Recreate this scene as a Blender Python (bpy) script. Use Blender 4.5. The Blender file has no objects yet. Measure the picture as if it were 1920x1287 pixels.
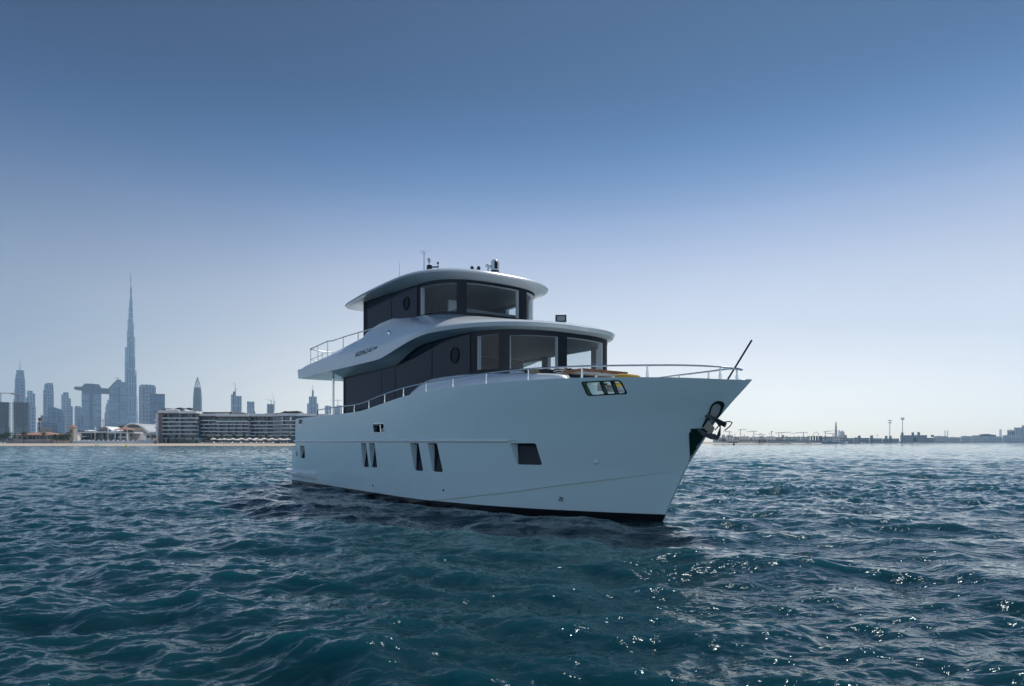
import bpy, math, random
import numpy as np
from mathutils import Vector, Matrix
R = math.radians
random.seed(7)
scene = bpy.context.scene
COL = scene.collection

# ------------------------------------------------------------------ camera
CAM_H = 1.7
FPX, CXP, HYP = 1200.0, 960.0, 829.0          # focal length and horizon of the 1920 px wide picture
cam = bpy.data.cameras.new('camera')
cam.sensor_width = 36.0
cam.lens = 36.0 * FPX / 1920.0
cam.shift_y = (829.0 - 643.5) / 1920.0
cam.clip_start = 0.1
cam.clip_end = 60000.0
camo = bpy.data.objects.new('camera', cam)
COL.objects.link(camo)
camo.location = (0, 0, CAM_H)
camo.rotation_euler = (R(90), 0, 0)
scene.camera = camo

# ------------------------------------------------------------------ sky, sun, exposure
SUN_EL, SUN_AZ = 53.0, 29.0                    # azimuth measured from +Y towards +X
world = bpy.data.worlds.new('World')
scene.world = world
world.use_nodes = True
wn, wl = world.node_tree.nodes, world.node_tree.links
wn.clear()
wo = wn.new('ShaderNodeOutputWorld')
wb = wn.new('ShaderNodeBackground')
sky = wn.new('ShaderNodeTexSky')
sky.sky_type = 'NISHITA'
sky.sun_disc = False
sky.sun_elevation = R(SUN_EL)
sky.sun_rotation = R(SUN_AZ)
sky.altitude = 0.0
sky.air_density = 1.0
sky.dust_density = 0.3
sky.ozone_density = 1.0
wb.inputs['Strength'].default_value = 0.15
# the sky of a dusty gulf noon: deeper overhead, whiter towards the horizon, by elevation of the view direction
wtc = wn.new('ShaderNodeTexCoord'); wsp = wn.new('ShaderNodeSeparateXYZ'); wl.new(wtc.outputs['Generated'], wsp.inputs[0])
wrp = wn.new('ShaderNodeValToRGB'); wl.new(wsp.outputs['Z'], wrp.inputs['Fac'])
wrp.color_ramp.interpolation = 'B_SPLINE'
SKY_RAMP = [(0.000, (0.610, 0.630, 0.750)), (0.030, (0.670, 0.650, 0.740)), (0.070, (0.875, 0.700, 0.640)), (0.120, (0.985, 0.705, 0.570)), (0.170, (0.960, 0.670, 0.520)), (0.210, (0.920, 0.640, 0.500)), (0.265, (0.700, 0.520, 0.455)), (0.320, (0.440, 0.375, 0.395)), (0.360, (0.230, 0.260, 0.330)), (0.400, (0.110, 0.180, 0.275)), (0.440, (0.045, 0.110, 0.200)), (0.480, (0.020, 0.070, 0.150)), (0.550, (0.010, 0.045, 0.115)), (1.000, (0.025, 0.050, 0.100))]
while len(wrp.color_ramp.elements) < len(SKY_RAMP): wrp.color_ramp.elements.new(0.5)
for e_, (p_, c_) in zip(wrp.color_ramp.elements, SKY_RAMP): e_.position = p_; e_.color = (*c_, 1)
wmx = wn.new('ShaderNodeVectorMath'); wmx.operation = 'MULTIPLY'
wl.new(sky.outputs[0], wmx.inputs[0]); wl.new(wrp.outputs[0], wmx.inputs[1])
# sky well to the side of the sun is deeper; opposite it, added brightness fills shaded sides
wdt = wn.new('ShaderNodeVectorMath'); wdt.operation = 'DOT_PRODUCT'; wdt.inputs[1].default_value = (math.sin(R(SUN_AZ)), math.cos(R(SUN_AZ)), 0)
wl.new(wtc.outputs['Generated'], wdt.inputs[0])
wma = wn.new('ShaderNodeMath'); wma.operation = 'MULTIPLY_ADD'; wma.inputs[1].default_value = 0.5; wma.inputs[2].default_value = 0.5
wl.new(wdt.outputs['Value'], wma.inputs[0])
wra = wn.new('ShaderNodeValToRGB'); wl.new(wma.outputs[0], wra.inputs['Fac'])
SIDE_RAMP = [(-1.0, (1.8, 2.0, 2.15)), (-0.45, (1.75, 1.95, 2.1)), (0.0, (0.85, 0.9, 0.98)), (0.28, (0.42, 0.50, 0.62)), (0.62, (0.95, 0.96, 0.97)), (0.8, (1.1, 1.08, 1.05)), (0.97, (0.98, 0.98, 0.98))]
while len(wra.color_ramp.elements) < len(SIDE_RAMP): wra.color_ramp.elements.new(0.5)
for e_, (p_, c_) in zip(wra.color_ramp.elements, SIDE_RAMP): e_.position = p_ * .5 + .5; e_.color = (*[q_ / 2.2 for q_ in c_], 1)
wra.color_ramp.interpolation = 'B_SPLINE'
wm2 = wn.new('ShaderNodeVectorMath'); wm2.operation = 'MULTIPLY'
wl.new(wmx.outputs[0], wm2.inputs[0]); wl.new(wra.outputs[0], wm2.inputs[1])
wm3 = wn.new('ShaderNodeVectorMath'); wm3.operation = 'SCALE'; wm3.inputs['Scale'].default_value = 2.2 * 2.0 / 1.5
# faint uneven dust in the air
wnz = wn.new('ShaderNodeTexNoise'); wnz.inputs['Scale'].default_value = 2.2; wnz.inputs['Detail'].default_value = 4; wnz.inputs['Distortion'].default_value = 0.6
wmp = wn.new('ShaderNodeMapping'); wmp.inputs['Scale'].default_value = (1, 1, 2.6); wl.new(wtc.outputs['Generated'], wmp.inputs['Vector']); wl.new(wmp.outputs[0], wnz.inputs['Vector'])
wnr = wn.new('ShaderNodeMapRange'); wnr.inputs['From Min'].default_value = 0.3; wnr.inputs['From Max'].default_value = 0.7; wnr.inputs['To Min'].default_value = 0.97; wnr.inputs['To Max'].default_value = 1.04
wl.new(wnz.outputs['Fac'], wnr.inputs['Value'])
wm4 = wn.new('ShaderNodeVectorMath'); wm4.operation = 'SCALE'; wl.new(wm2.outputs[0], wm4.inputs[0]); wl.new(wnr.outputs[0], wm4.inputs['Scale'])
wl.new(wm4.outputs[0], wm3.inputs[0])
wl.new(wm3.outputs[0], wb.inputs['Color'])
wl.new(wb.outputs[0], wo.inputs['Surface'])
sl = bpy.data.lights.new('sun', 'SUN')
sl.energy = 4.2
sl.angle = R(0.53)
sl.color = (1.0, 0.97, 0.92)
so = bpy.data.objects.new('sun', sl)
COL.objects.link(so)
_sd = Vector((math.sin(R(SUN_AZ)) * math.cos(R(SUN_EL)), math.cos(R(SUN_AZ)) * math.cos(R(SUN_EL)), math.sin(R(SUN_EL))))
so.rotation_euler = _sd.to_track_quat('Z', 'Y').to_euler()
so.location = _sd * 400 + Vector((0, 0, 100))
scene.view_settings.view_transform = 'Standard'
scene.view_settings.look = 'None'
scene.view_settings.exposure = 0.0
scene.view_settings.gamma = 1.0
scene.render.engine = 'CYCLES'
cy = scene.cycles
cy.use_denoising = True
cy.use_adaptive_sampling = False
cy.max_bounces = 10
cy.diffuse_bounces = 3
cy.glossy_bounces = 5
cy.transparent_max_bounces = 16
cy.volume_bounces = 1
cy.caustics_reflective = True
cy.blur_glossy = 3.0
cy.caustics_refractive = False
cy.sample_clamp_indirect = 3.0
cy.sample_clamp_direct = 12.0

# ------------------------------------------------------------------ helpers
def lerp(a, b, t): return a + (b - a) * t
def ip(x, keys):
    return float(np.interp(x, [k[0] for k in keys], [k[1] for k in keys]))
def atx(px, d): return (px - CXP) / FPX * d           # a bearing in the picture and a distance give a ground point
def atz(py, d): return CAM_H + (HYP - py) / FPX * d

class MB:
    """collects shapes, then links them as ONE mesh object"""
    def __init__(s): s.v = []; s.f = []; s.m = []
    def face(s, idx, m=0): s.f.append(tuple(idx)); s.m.append(m)
    def add(s, vs): n = len(s.v); s.v.extend([tuple(map(float, q)) for q in vs]); return n
    def poly(s, pts, m=0):
        n = s.add(pts); s.face(range(n, n + len(pts)), m)
    def loft(s, rows, closed=False, m=0, cap0=False, cap1=False, flip=False):
        k = len(rows[0]); n = s.add([q for r in rows for q in r])
        for i in range(len(rows) - 1):
            for j in range(k if closed else k - 1):
                a, b = n + i * k + j, n + i * k + (j + 1) % k
                c, d = b + k, a + k
                mm = m(i, j) if callable(m) else m
                s.face((a, d, c, b) if flip else (a, b, c, d), mm)
        m0 = 0 if callable(m) else m
        if cap0: s.face([n + j for j in (range(k) if flip else reversed(range(k)))], m0)
        if cap1:
            o = n + (len(rows) - 1) * k
            s.face([o + j for j in (reversed(range(k)) if flip else range(k))], m0)
        return n
    def box(s, x0, x1, y0, y1, z0, z1, m=0):
        n = s.add([(x0, y0, z0), (x1, y0, z0), (x1, y1, z0), (x0, y1, z0), (x0, y0, z1), (x1, y0, z1), (x1, y1, z1), (x0, y1, z1)])
        for q in ((0, 3, 2, 1), (4, 5, 6, 7), (0, 1, 5, 4), (1, 2, 6, 5), (2, 3, 7, 6), (3, 0, 4, 7)):
            s.face([n + i for i in q], m)
    def prism(s, poly, z0, z1, m=0):
        s.loft([[(x, y, z0) for x, y in poly], [(x, y, z1) for x, y in poly]], True, m, True, True)
    def xz(s, poly, y0, y1, m=0):
        s.loft([[(x, y1, z) for x, z in poly], [(x, y0, z) for x, z in poly]], True, m, True, True)
    def tube(s, pts, r, n=8, m=0, closed=False):
        P = [Vector(p) for p in pts]; K = len(P); rows = []
        rr = r if isinstance(r, (list, tuple)) else [r] * K
        up0 = None
        for i in range(K):
            a = P[(i - 1) % K] if (closed or i > 0) else P[i]
            b = P[(i + 1) % K] if (closed or i < K - 1) else P[i]
            t = (b - a); t = t.normalized() if t.length > 1e-9 else Vector((0, 0, 1))
            if up0 is None: up0 = Vector((0, 0, 1)) if abs(t.z) < .9 else Vector((1, 0, 0))
            u = (up0 - t * up0.dot(t)).normalized(); w = t.cross(u); up0 = u
            rows.append([tuple(P[i] + (u * math.cos(q) + w * math.sin(q)) * rr[i]) for q in [2 * math.pi * j / n for j in range(n)]])
        if closed: rows.append(rows[0])
        s.loft(rows, True, m, not closed, not closed, flip=False)
    def lathe(s, prof, c=(0, 0, 0), n=16, m=0, sx=1.0, sy=1.0):
        rows = [[(c[0] + max(r, 1e-4) * math.cos(2 * math.pi * j / n) * sx, c[1] + max(r, 1e-4) * math.sin(2 * math.pi * j / n) * sy, c[2] + z) for j in range(n)] for r, z in prof]
        s.loft(rows, True, m, True, True)
    def build(s, name, mats, parent=None, org=(0, 0, 0), smooth=None):
        me = bpy.data.meshes.new(name)
        ox, oy, oz = org
        me.from_pydata([(x - ox, y - oy, z - oz) for x, y, z in s.v], [], s.f)
        for q in (mats if isinstance(mats, (list, tuple)) else [mats]): me.materials.append(q)
        me.polygons.foreach_set('material_index', s.m)
        if smooth is not None:
            me.polygons.foreach_set('use_smooth', [True] * len(s.f))
            me.set_sharp_from_angle(angle=R(smooth))
        me.update()
        o = bpy.data.objects.new(name, me)
        COL.objects.link(o)
        if parent is not None: o.parent = parent
        else: o.location = org
        return o

def tag(o, label=None, cat=None, group=None, kind=None):
    if label: o['label'] = label
    if cat: o['category'] = cat
    if group: o['group'] = group
    if kind: o['kind'] = kind
    return o
def thing(name, label, cat, loc=(0, 0, 0), rz=0.0, group=None):
    o = bpy.data.objects.new(name, None); COL.objects.link(o)
    o.empty_display_size = 0.3
    o.location = loc; o.rotation_euler = (0, 0, rz)
    return tag(o, label, cat, group)
def copy_thing(o, loc, rz=0.0, label=None, scale=1.0):
    c = o.copy(); COL.objects.link(c)
    c.location = loc; c.rotation_euler = (0, 0, rz); c.scale = (scale,) * 3
    if label: c['label'] = label
    for ch in list(o.children):
        d = ch.copy(); COL.objects.link(d); d.parent = c
        for g in list(ch.children):
            e = g.copy(); COL.objects.link(e); e.parent = d
    return c

# ------------------------------------------------------------------ materials
def mat(name, col, rough=0.5, metal=0.0, spec=0.5, coat=0.0, bump=0.0, bscale=20.0, var=0.0, vscale=3.0):
    m = bpy.data.materials.new(name); m.use_nodes = True
    nt = m.node_tree; b = nt.nodes['Principled BSDF']
    b.inputs['Base Color'].default_value = (*col, 1)
    b.inputs['Roughness'].default_value = rough
    b.inputs['Metallic'].default_value = metal
    b.inputs['Specular IOR Level'].default_value = spec
    b.inputs['Coat Weight'].default_value = coat
    b.inputs['Coat Roughness'].default_value = 0.04
    if var or bump:
        tc = nt.nodes.new('ShaderNodeTexCoord')
    if var:
        n = nt.nodes.new('ShaderNodeTexNoise'); n.inputs['Scale'].default_value = vscale; n.inputs['Detail'].default_value = 6
        nt.links.new(tc.outputs['Object'], n.inputs['Vector'])
        mr = nt.nodes.new('ShaderNodeMapRange'); mr.inputs['From Min'].default_value = 0.3; mr.inputs['From Max'].default_value = 0.7
        mr.inputs['To Min'].default_value = 1 - var; mr.inputs['To Max'].default_value = 1 + var
        nt.links.new(n.outputs['Fac'], mr.inputs['Value'])
        mx = nt.nodes.new('ShaderNodeVectorMath'); mx.operation = 'SCALE'
        mx.inputs[0].default_value = col
        nt.links.new(mr.outputs[0], mx.inputs['Scale'])
        nt.links.new(mx.outputs[0], b.inputs['Base Color'])
    if bump:
        n2 = nt.nodes.new('ShaderNodeTexNoise'); n2.inputs['Scale'].default_value = bscale; n2.inputs['Detail'].default_value = 4
        nt.links.new(tc.outputs['Object'], n2.inputs['Vector'])
        bp = nt.nodes.new('ShaderNodeBump'); bp.inputs['Strength'].default_value = bump; bp.inputs['Distance'].default_value = 0.02
        nt.links.new(n2.outputs['Fac'], bp.inputs['Height'])
        nt.links.new(bp.outputs[0], b.inputs['Normal'])
    return m

def facade(name, wall, glass, fh=3.6, bw=3.0, wz=0.35, wx=0.25, grough=0.12, wrough=0.7, stripes=None):
    """storeys and bays: wall colour with glass in between, from object coordinates in metres"""
    m = bpy.data.materials.new(name); m.use_nodes = True
    nt = m.node_tree; N, L = nt.nodes, nt.links; b = N['Principled BSDF']
    tc = N.new('ShaderNodeTexCoord'); sp = N.new('ShaderNodeSeparateXYZ'); L.new(tc.outputs['Object'], sp.inputs[0])
    def M(op, a, c):
        q = N.new('ShaderNodeMath'); q.operation = op
        for i, v in enumerate((a, c)):
            if isinstance(v, (int, float)): q.inputs[i].default_value = v
            else: L.new(v, q.inputs[i])
        return q.outputs[0]
    u = M('ADD', sp.outputs['X'], sp.outputs['Y'])
    gz = M('GREATER_THAN', M('FRACT', M('DIVIDE', sp.outputs['Z'], fh), 0.0), wz)
    gx = M('GREATER_THAN', M('FRACT', M('DIVIDE', u, bw), 0.0), wx)
    g = M('MULTIPLY', gz, gx)
    # panes differ a little from one another
    wv = N.new('ShaderNodeTexWhiteNoise'); wv.noise_dimensions = '2D'
    cb = N.new('ShaderNodeCombineXYZ'); L.new(M('FLOOR', M('DIVIDE', u, bw), 0.0), cb.inputs[0]); L.new(M('FLOOR', M('DIVIDE', sp.outputs['Z'], fh), 0.0), cb.inputs[1])
    L.new(cb.outputs[0], wv.inputs['Vector'])
    gs = N.new('ShaderNodeVectorMath'); gs.operation = 'SCALE'; gs.inputs[0].default_value = glass
    mr = N.new('ShaderNodeMapRange'); mr.inputs['To Min'].default_value = 0.6; mr.inputs['To Max'].default_value = 1.4
    L.new(wv.outputs['Value'], mr.inputs['Value']); L.new(mr.outputs[0], gs.inputs['Scale'])
    mx = N.new('ShaderNodeMix'); mx.data_type = 'RGBA'
    mx.inputs['A'].default_value = (*wall, 1); L.new(gs.outputs[0], mx.inputs['B']); L.new(g, mx.inputs['Factor'])
    L.new(mx.outputs['Result'], b.inputs['Base Color'])
    rr = N.new('ShaderNodeMapRange'); rr.inputs['To Min'].default_value = wrough; rr.inputs['To Max'].default_value = grough
    L.new(g, rr.inputs['Value']); L.new(rr.outputs[0], b.inputs['Roughness'])
    return m

def schlick(N, L, f0, f90):
    """reflectance by angle, the same from both sides of a pane"""
    lw = N.new('ShaderNodeLayerWeight'); lw.inputs['Blend'].default_value = 0.5
    p = N.new('ShaderNodeMath'); p.operation = 'POWER'; p.inputs[1].default_value = 5.0; L.new(lw.outputs['Facing'], p.inputs[0])
    q = N.new('ShaderNodeMath'); q.operation = 'MULTIPLY_ADD'; q.inputs[1].default_value = f90 - f0; q.inputs[2].default_value = f0; L.new(p.outputs[0], q.inputs[0])
    return q.outputs[0]
def glass_mat(name, tint, base=None, f0=0.04, f90=0.9, rough=0.01):
    """a pane: clear (tint) or, with base, opaque dark glass"""
    m = bpy.data.materials.new(name); m.use_nodes = True
    nt = m.node_tree; N, L = nt.nodes, nt.links; N.clear()
    o = N.new('ShaderNodeOutputMaterial'); mx = N.new('ShaderNodeMixShader')
    if base is None: t = N.new('ShaderNodeBsdfTransparent'); t.inputs[0].default_value = (*tint, 1)
    else: t = N.new('ShaderNodeBsdfDiffuse'); t.inputs[0].default_value = (*base, 1)
    g = N.new('ShaderNodeBsdfGlossy'); g.inputs['Roughness'].default_value = rough
    L.new(schlick(N, L, f0, f90), mx.inputs['Fac']); L.new(t.outputs[0], mx.inputs[1]); L.new(g.outputs[0], mx.inputs[2]); L.new(mx.outputs[0], o.inputs['Surface'])
    return m

M_WHITE = mat('white_gelcoat', (0.78, 0.83, 0.86), 0.25, coat=0.5)
M_STEEL = mat('polished_steel', (0.62, 0.64, 0.66), 0.18, metal=1.0)
M_BLACK = glass_mat('dark_band', None, (0.008, 0.014, 0.024), 0.02, 0.12, 0.12)
M_TINT = glass_mat('tinted_glass', None, (0.018, 0.028, 0.050), 0.03, 0.38, 0.02)
M_RUBBER = mat('black_rubber', (0.012, 0.012, 0.013), 0.6)
M_GREENREFL = mat('green_reflection_steel', (0.012, 0.05, 0.038), 0.14, metal=0.3)  # polished steel with the water's green reflection put into its colour
M_TEAK = mat('teak', (0.26, 0.11, 0.05), 0.5, var=0.3, vscale=8)
M_INT = mat('cabin_lining', (0.24, 0.245, 0.255), 0.6)
M_INTD = mat('cabin_panel', (0.12, 0.12, 0.13), 0.6)
M_JAMB = mat('window_jamb', (0.82, 0.84, 0.85), 0.4)
M_GREY = mat('grey_paint', (0.40, 0.41, 0.43), 0.4)
M_GLASS = glass_mat('clear_glass', (0.80, 0.85, 0.88))
M_GLASSD = glass_mat('grey_glass', (0.40, 0.43, 0.46))

# hull paint: white above with teal light off the water tinted in, near-black antifouling below the boot line
def hull_mat():
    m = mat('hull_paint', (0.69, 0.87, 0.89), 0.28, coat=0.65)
    nt = m.node_tree; N, L = nt.nodes, nt.links; b = N['Principled BSDF']
    tc = N.new('ShaderNodeTexCoord'); sp = N.new('ShaderNodeSeparateXYZ'); L.new(tc.outputs['Object'], sp.inputs[0])
    g = N.new('ShaderNodeMath'); g.operation = 'GREATER_THAN'; g.inputs[1].default_value = 0.145; L.new(sp.outputs['Z'], g.inputs[0])
    mx = N.new('ShaderNodeMix'); mx.data_type = 'RGBA'; L.new(g.outputs[0], mx.inputs['Factor'])
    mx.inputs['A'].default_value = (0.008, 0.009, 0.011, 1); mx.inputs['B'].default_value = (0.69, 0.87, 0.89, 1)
    L.new(mx.outputs['Result'], b.inputs['Base Color'])
    # very slight unfairness of the plating, so that reflections ripple
    n = N.new('ShaderNodeTexNoise'); n.inputs['Scale'].default_value = 1.4; n.inputs['Detail'].default_value = 2.5; n.inputs['Distortion'].default_value = 0.8
    L.new(tc.outputs['Object'], n.inputs['Vector'])
    bp = N.new('ShaderNodeBump'); bp.inputs['Strength'].default_value = 0.45; bp.inputs['Distance'].default_value = 0.02
    L.new(n.outputs['Fac'], bp.inputs['Height']); L.new(bp.outputs[0], b.inputs['Normal']); L.new(bp.outputs[0], b.inputs['Coat Normal'])
    return m
M_HULL = hull_mat()

# ------------------------------------------------------------------ sea
def wave_tile(N, L, kmin, kmax, peak, wdir, spread, seed, slope_rms):
    rng = np.random.default_rng(seed)
    k1 = np.fft.fftfreq(N, L / N) * 2 * np.pi
    kx, ky = np.meshgrid(k1, k1, indexing='ij')
    k = np.hypot(kx, ky); k[0, 0] = 1e-6
    c = (kx * wdir[0] + ky * wdir[1]) / k
    kp = 2 * np.pi / peak
    S = k ** -3.9 * np.exp(-1.25 * (kp / k) ** 2) * (spread + (1 - spread) * np.clip(c, 0, 1) ** 3)
    S[(k < kmin) | (k > kmax)] = 0
    A = np.sqrt(S) * (rng.normal(size=(N, N)) + 1j * rng.normal(size=(N, N)))
    A[0, 0] = 0
    sx, sy = np.fft.ifft2(1j * kx * A).real, np.fft.ifft2(1j * ky * A).real
    q = slope_rms / math.sqrt((sx ** 2 + sy ** 2).mean())
    A = A * q
    H = np.fft.ifft2(A).real
    DX = np.fft.ifft2(1j * kx / k * A).real
    DY = np.fft.ifft2(1j * ky / k * A).real
    return H.astype(np.float32), DX.astype(np.float32), DY.astype(np.float32)
def tile_at(T, L, x, y):
    N = T.shape[0]
    u, v = (x / L * N) % N, (y / L * N) % N
    i, j = u.astype(int) % N, v.astype(int) % N
    a, b = u - np.floor(u), v - np.floor(v)
    i1, j1 = (i + 1) % N, (j + 1) % N
    return (T[i, j] * (1 - a) + T[i1, j] * a) * (1 - b) + (T[i, j1] * (1 - a) + T[i1, j1] * a) * b

def make_sea():
    r = [1.2]
    while r[-1] < 70: r.append(r[-1] * 1.0052)
    while r[-1] < 4200: r.append(r[-1] * 1.0125)
    r = np.array(r)
    a = np.r_[np.linspace(-42, 42, 760), np.linspace(42, 318, 130)[1:-1]]
    a = np.radians(a); K = len(a)
    RR, AA = np.meshgrid(r, a, indexing='ij')
    X, Y = RR * np.sin(AA), RR * np.cos(AA)
    dr = np.gradient(r)[:, None]
    da = RR * np.where(np.cos(AA) > 0.74, 0.00194, 0.04)
    sp = np.maximum(dr, da)
    w = (-0.35, -0.94)
    A = wave_tile(512, 61.0, 0.1, 14.0, 3.9, w, 0.10, 21, 0.175)
    B = wave_tile(512, 13.7, 4.0, 70.0, 0.9, (-0.1, -1.0), 0.18, 5, 0.235)
    fb = np.clip((0.55 - sp) / 0.4, 0, 1)
    # patches of livelier and calmer water
    G = tile_at(wave_tile(128, 190.0, 0.03, 0.6, 40, w, 0.6, 9, 1.0)[0], 190.0, X, Y); G = G / G.std()
    gust = np.clip(1.0 + 0.28 * G, 0.45, 1.7)
    H = tile_at(A[0], 61.0, X, Y) + fb * gust * tile_at(B[0], 13.7, X * 0.95 + Y * 0.31, Y * 0.95 - X * 0.31)
    DX = 0.85 * tile_at(A[1], 61.0, X, Y)
    DY = 0.85 * tile_at(A[2], 61.0, X, Y)
    nf = np.clip(1.0 - RR / 900.0, 0.25, 1)
    Z = H * nf + 0.025
    V = np.stack([X + DX, Y + DY, Z], -1).reshape(-1, 3)
    nr = len(r)
    i = np.arange(nr - 1)[:, None] * K; j = np.arange(K)[None, :]; j1 = (j + 1) % K
    F = np.stack([i + j, i + j1, i + K + j1, i + K + j], -1).reshape(-1, 4)
    # inner disc
    n0 = len(V); V = np.vstack([V, [[0, 0, 0]]])
    T = np.stack([np.full(K, n0), (np.arange(K) + 1) % K, np.arange(K)], -1)
    me = bpy.data.meshes.new('water')
    nl = len(F) * 4 + len(T) * 3
    me.vertices.add(len(V)); me.vertices.foreach_set('co', V.astype(np.float32).ravel())
    me.loops.add(nl); me.loops.foreach_set('vertex_index', np.r_[F.ravel(), T.ravel()].astype(np.int32))
    me.polygons.add(len(F) + len(T))
    st = np.r_[np.arange(len(F)) * 4, len(F) * 4 + np.arange(len(T)) * 3]
    me.polygons.foreach_set('loop_start', st.astype(np.int32))
    me.polygons.foreach_set('use_smooth', np.ones(len(st), bool))
    me.update(calc_edges=True); me.validate()
    m = bpy.data.materials.new('sea_water'); m.use_nodes = True
    nt = m.node_tree; N, L = nt.nodes, nt.links; b = N['Principled BSDF']
    b.inputs['Roughness'].default_value = 0.035
    b.inputs['IOR'].default_value = 1.333
    b.inputs['Specular Tint'].default_value = (0.62, 0.88, 0.97, 1)
    b.inputs['Subsurface Weight'].default_value = 1.0          # light wanders sideways under the surface, so shade on the sea stays soft
    b.inputs['Subsurface Radius'].default_value = (0.3, 1.0, 1.2)
    b.inputs['Subsurface Scale'].default_value = 3.0
    tc = N.new('ShaderNodeTexCoord')
    n0_ = N.new('ShaderNodeTexNoise'); n0_.inputs['Scale'].default_value = 0.02; n0_.inputs['Detail'].default_value = 3
    L.new(tc.outputs['Object'], n0_.inputs['Vector'])
    # the water turns from deep blue-green to turquoise farther out towards the beach
    sx_ = N.new('ShaderNodeSeparateXYZ'); L.new(tc.outputs['Object'], sx_.inputs[0])
    mr_ = N.new('ShaderNodeMapRange'); mr_.inputs['From Min'].default_value = 5; mr_.inputs['From Max'].default_value = 80
    L.new(sx_.outputs['Y'], mr_.inputs['Value'])
    ad_ = N.new('ShaderNodeMath'); ad_.operation = 'MULTIPLY_ADD'; ad_.inputs[1].default_value = 0.3; L.new(n0_.outputs['Fac'], ad_.inputs[0])
    sb_ = N.new('ShaderNodeMath'); sb_.operation = 'SUBTRACT'; sb_.inputs[1].default_value = 0.15; L.new(mr_.outputs[0], sb_.inputs[0]); L.new(sb_.outputs[0], ad_.inputs[2])
    mx = N.new('ShaderNodeMix'); mx.data_type = 'RGBA'
    mx.inputs['A'].default_value = (0.0045, 0.032, 0.045, 1); mx.inputs['B'].default_value = (0.013, 0.115, 0.138, 1)
    L.new(ad_.outputs[0], mx.inputs['Factor']); L.new(mx.outputs['Result'], b.inputs['Base Color'])
    def bumpn(scale, dist, stren, prev, det=3.0, sy=1.0):
        mp = N.new('ShaderNodeMapping'); mp.inputs['Scale'].default_value = (scale * 0.62, scale * sy, scale)
        L.new(tc.outputs['Object'], mp.inputs['Vector'])
        n = N.new('ShaderNodeTexNoise'); n.inputs['Scale'].default_value = 1.0; n.inputs['Detail'].default_value = det
        n.inputs['Roughness'].default_value = 0.6
        L.new(mp.outputs[0], n.inputs['Vector'])
        q = N.new('ShaderNodeBump'); q.inputs['Strength'].default_value = stren; q.inputs['Distance'].default_value = dist
        L.new(n.outputs['Fac'], q.inputs['Height'])
        if prev is not None: L.new(prev, q.inputs['Normal'])
        return q.outputs[0]
    o0 = bumpn(0.16, 1.6, 0.35, None, 3.0)
    o1 = bumpn(1.3, 0.26, 0.46, o0, 4.0)
    o2 = bumpn(9.0, 0.045, 0.40, o1, 3.0)
    L.new(o2, b.inputs['Normal'])
    me.materials.append(m)
    o = bpy.data.objects.new('water', me); COL.objects.link(o)
    tag(o, kind='structure')
make_sea()

# ------------------------------------------------------------------ shore: ground and beach
SHORE = [(-1500, 262), (-400, 272), (40, 276), (250, 276), (420, 272), (560, 272), (700, 300), (850, 370), (1000, 450), (1200, 520), (1345, 560), (1480, 640),
         (1560, 740), (1620, 840), (1700, 1050), (1780, 1300), (1860, 1500), (1960, 1650), (2200, 1800), (2700, 1900)]
def shore_d(px): return ip(px, SHORE)
M_SAND = mat('sand', (0.50, 0.42, 0.33), 0.9, var=0.12, vscale=0.2)
M_SOIL = mat('pale_soil', (0.26, 0.23, 0.19), 0.95, var=0.2, vscale=0.05)
mb = MB(); mg = MB()
prof = [(-14, -0.6), (0, -0.02), (1.5, 0.10), (14, 0.55), (34, 0.95)]
rows = []
xs_ = list(np.linspace(-1500, 2700, 240))
for dz in prof:
    rows.append([(atx(p, shore_d(p) + dz[0]), shore_d(p) + dz[0], dz[1]) for p in xs_])
mb.loft(rows, m=0)
tag(mb.build('beach', M_SAND, smooth=60), kind='structure')
rows = [[(atx(p, shore_d(p) + 34), shore_d(p) + 34, 0.95) for p in xs_],
        [(atx(p, shore_d(p) + 60), shore_d(p) + 60, 1.0) for p in xs_],
        [(atx(p, 2500), 2500, 1.2) for p in xs_],
        [(atx(p, 4250), 4250, 1.2) for p in xs_]]
mg.loft(rows)
tag(mg.build('ground', M_SOIL), kind='structure')

# ------------------------------------------------------------------ the yacht (local axes: x to the bow, y to port, z up from the waterline)
B_ORG = (-6.7618, 27.7691)
B_ROT = R(35.6) - math.pi / 2
BM = Matrix.Translation((B_ORG[0], B_ORG[1], 0)) @ Matrix.Rotation(B_ROT, 4, 'Z')
yacht = thing('motor_yacht', 'white three-deck motor yacht lying bow-on to the right in front of the beach', 'yacht', (B_ORG[0], B_ORG[1], 0), B_ROT)

STEM = [(-0.9, 16.7), (-0.02, 17.18), (0.19, 17.29), (1.1, 17.77), (1.29, 17.91), (2.21, 18.62), (2.85, 19.34), (3.2, 19.7)]
SHEER = [(0.0, 2.61), (0.6, 2.62), (1.45, 2.64), (5.6, 2.65), (7.0, 2.66), (7.56, 2.68), (8.07, 2.745), (9.5, 2.88), (10.4, 2.97), (11.5, 3.03), (12.7, 3.07), (15.1, 3.08), (16.45, 3.06), (17.4, 3.01), (18.35, 2.96), (19.34, 2.85)]
CHINE = [(0, -0.55), (7, -0.4), (10, -0.04), (11.9, 0.20), (14.1, 0.50), (15.24, 0.70), (16.45, 0.89), (17.75, 1.10)]
def smooth_keys(keys, x, w=0.35):
    return sum(ip(x + d * w, keys) for d in (-1, -.5, 0, .5, 1)) / 5
def stem_x(z): return smooth_keys(STEM, z, 0.12)
def sheer_z(x): return smooth_keys(SHEER, x, 0.5)
def hb(x, z):
    L = stem_x(z)
    b = 1.0 if x < 9 else 1 - (max(0.0, (x - 9)) / (L - 9)) ** 2.4
    k = 0.95 + 0.05 * min(max(z / 2.85, -1), 1.05)
    if z < 0: k *= 1 + 0.28 * z
    return max(2.8 * k * b, 0.0)
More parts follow.
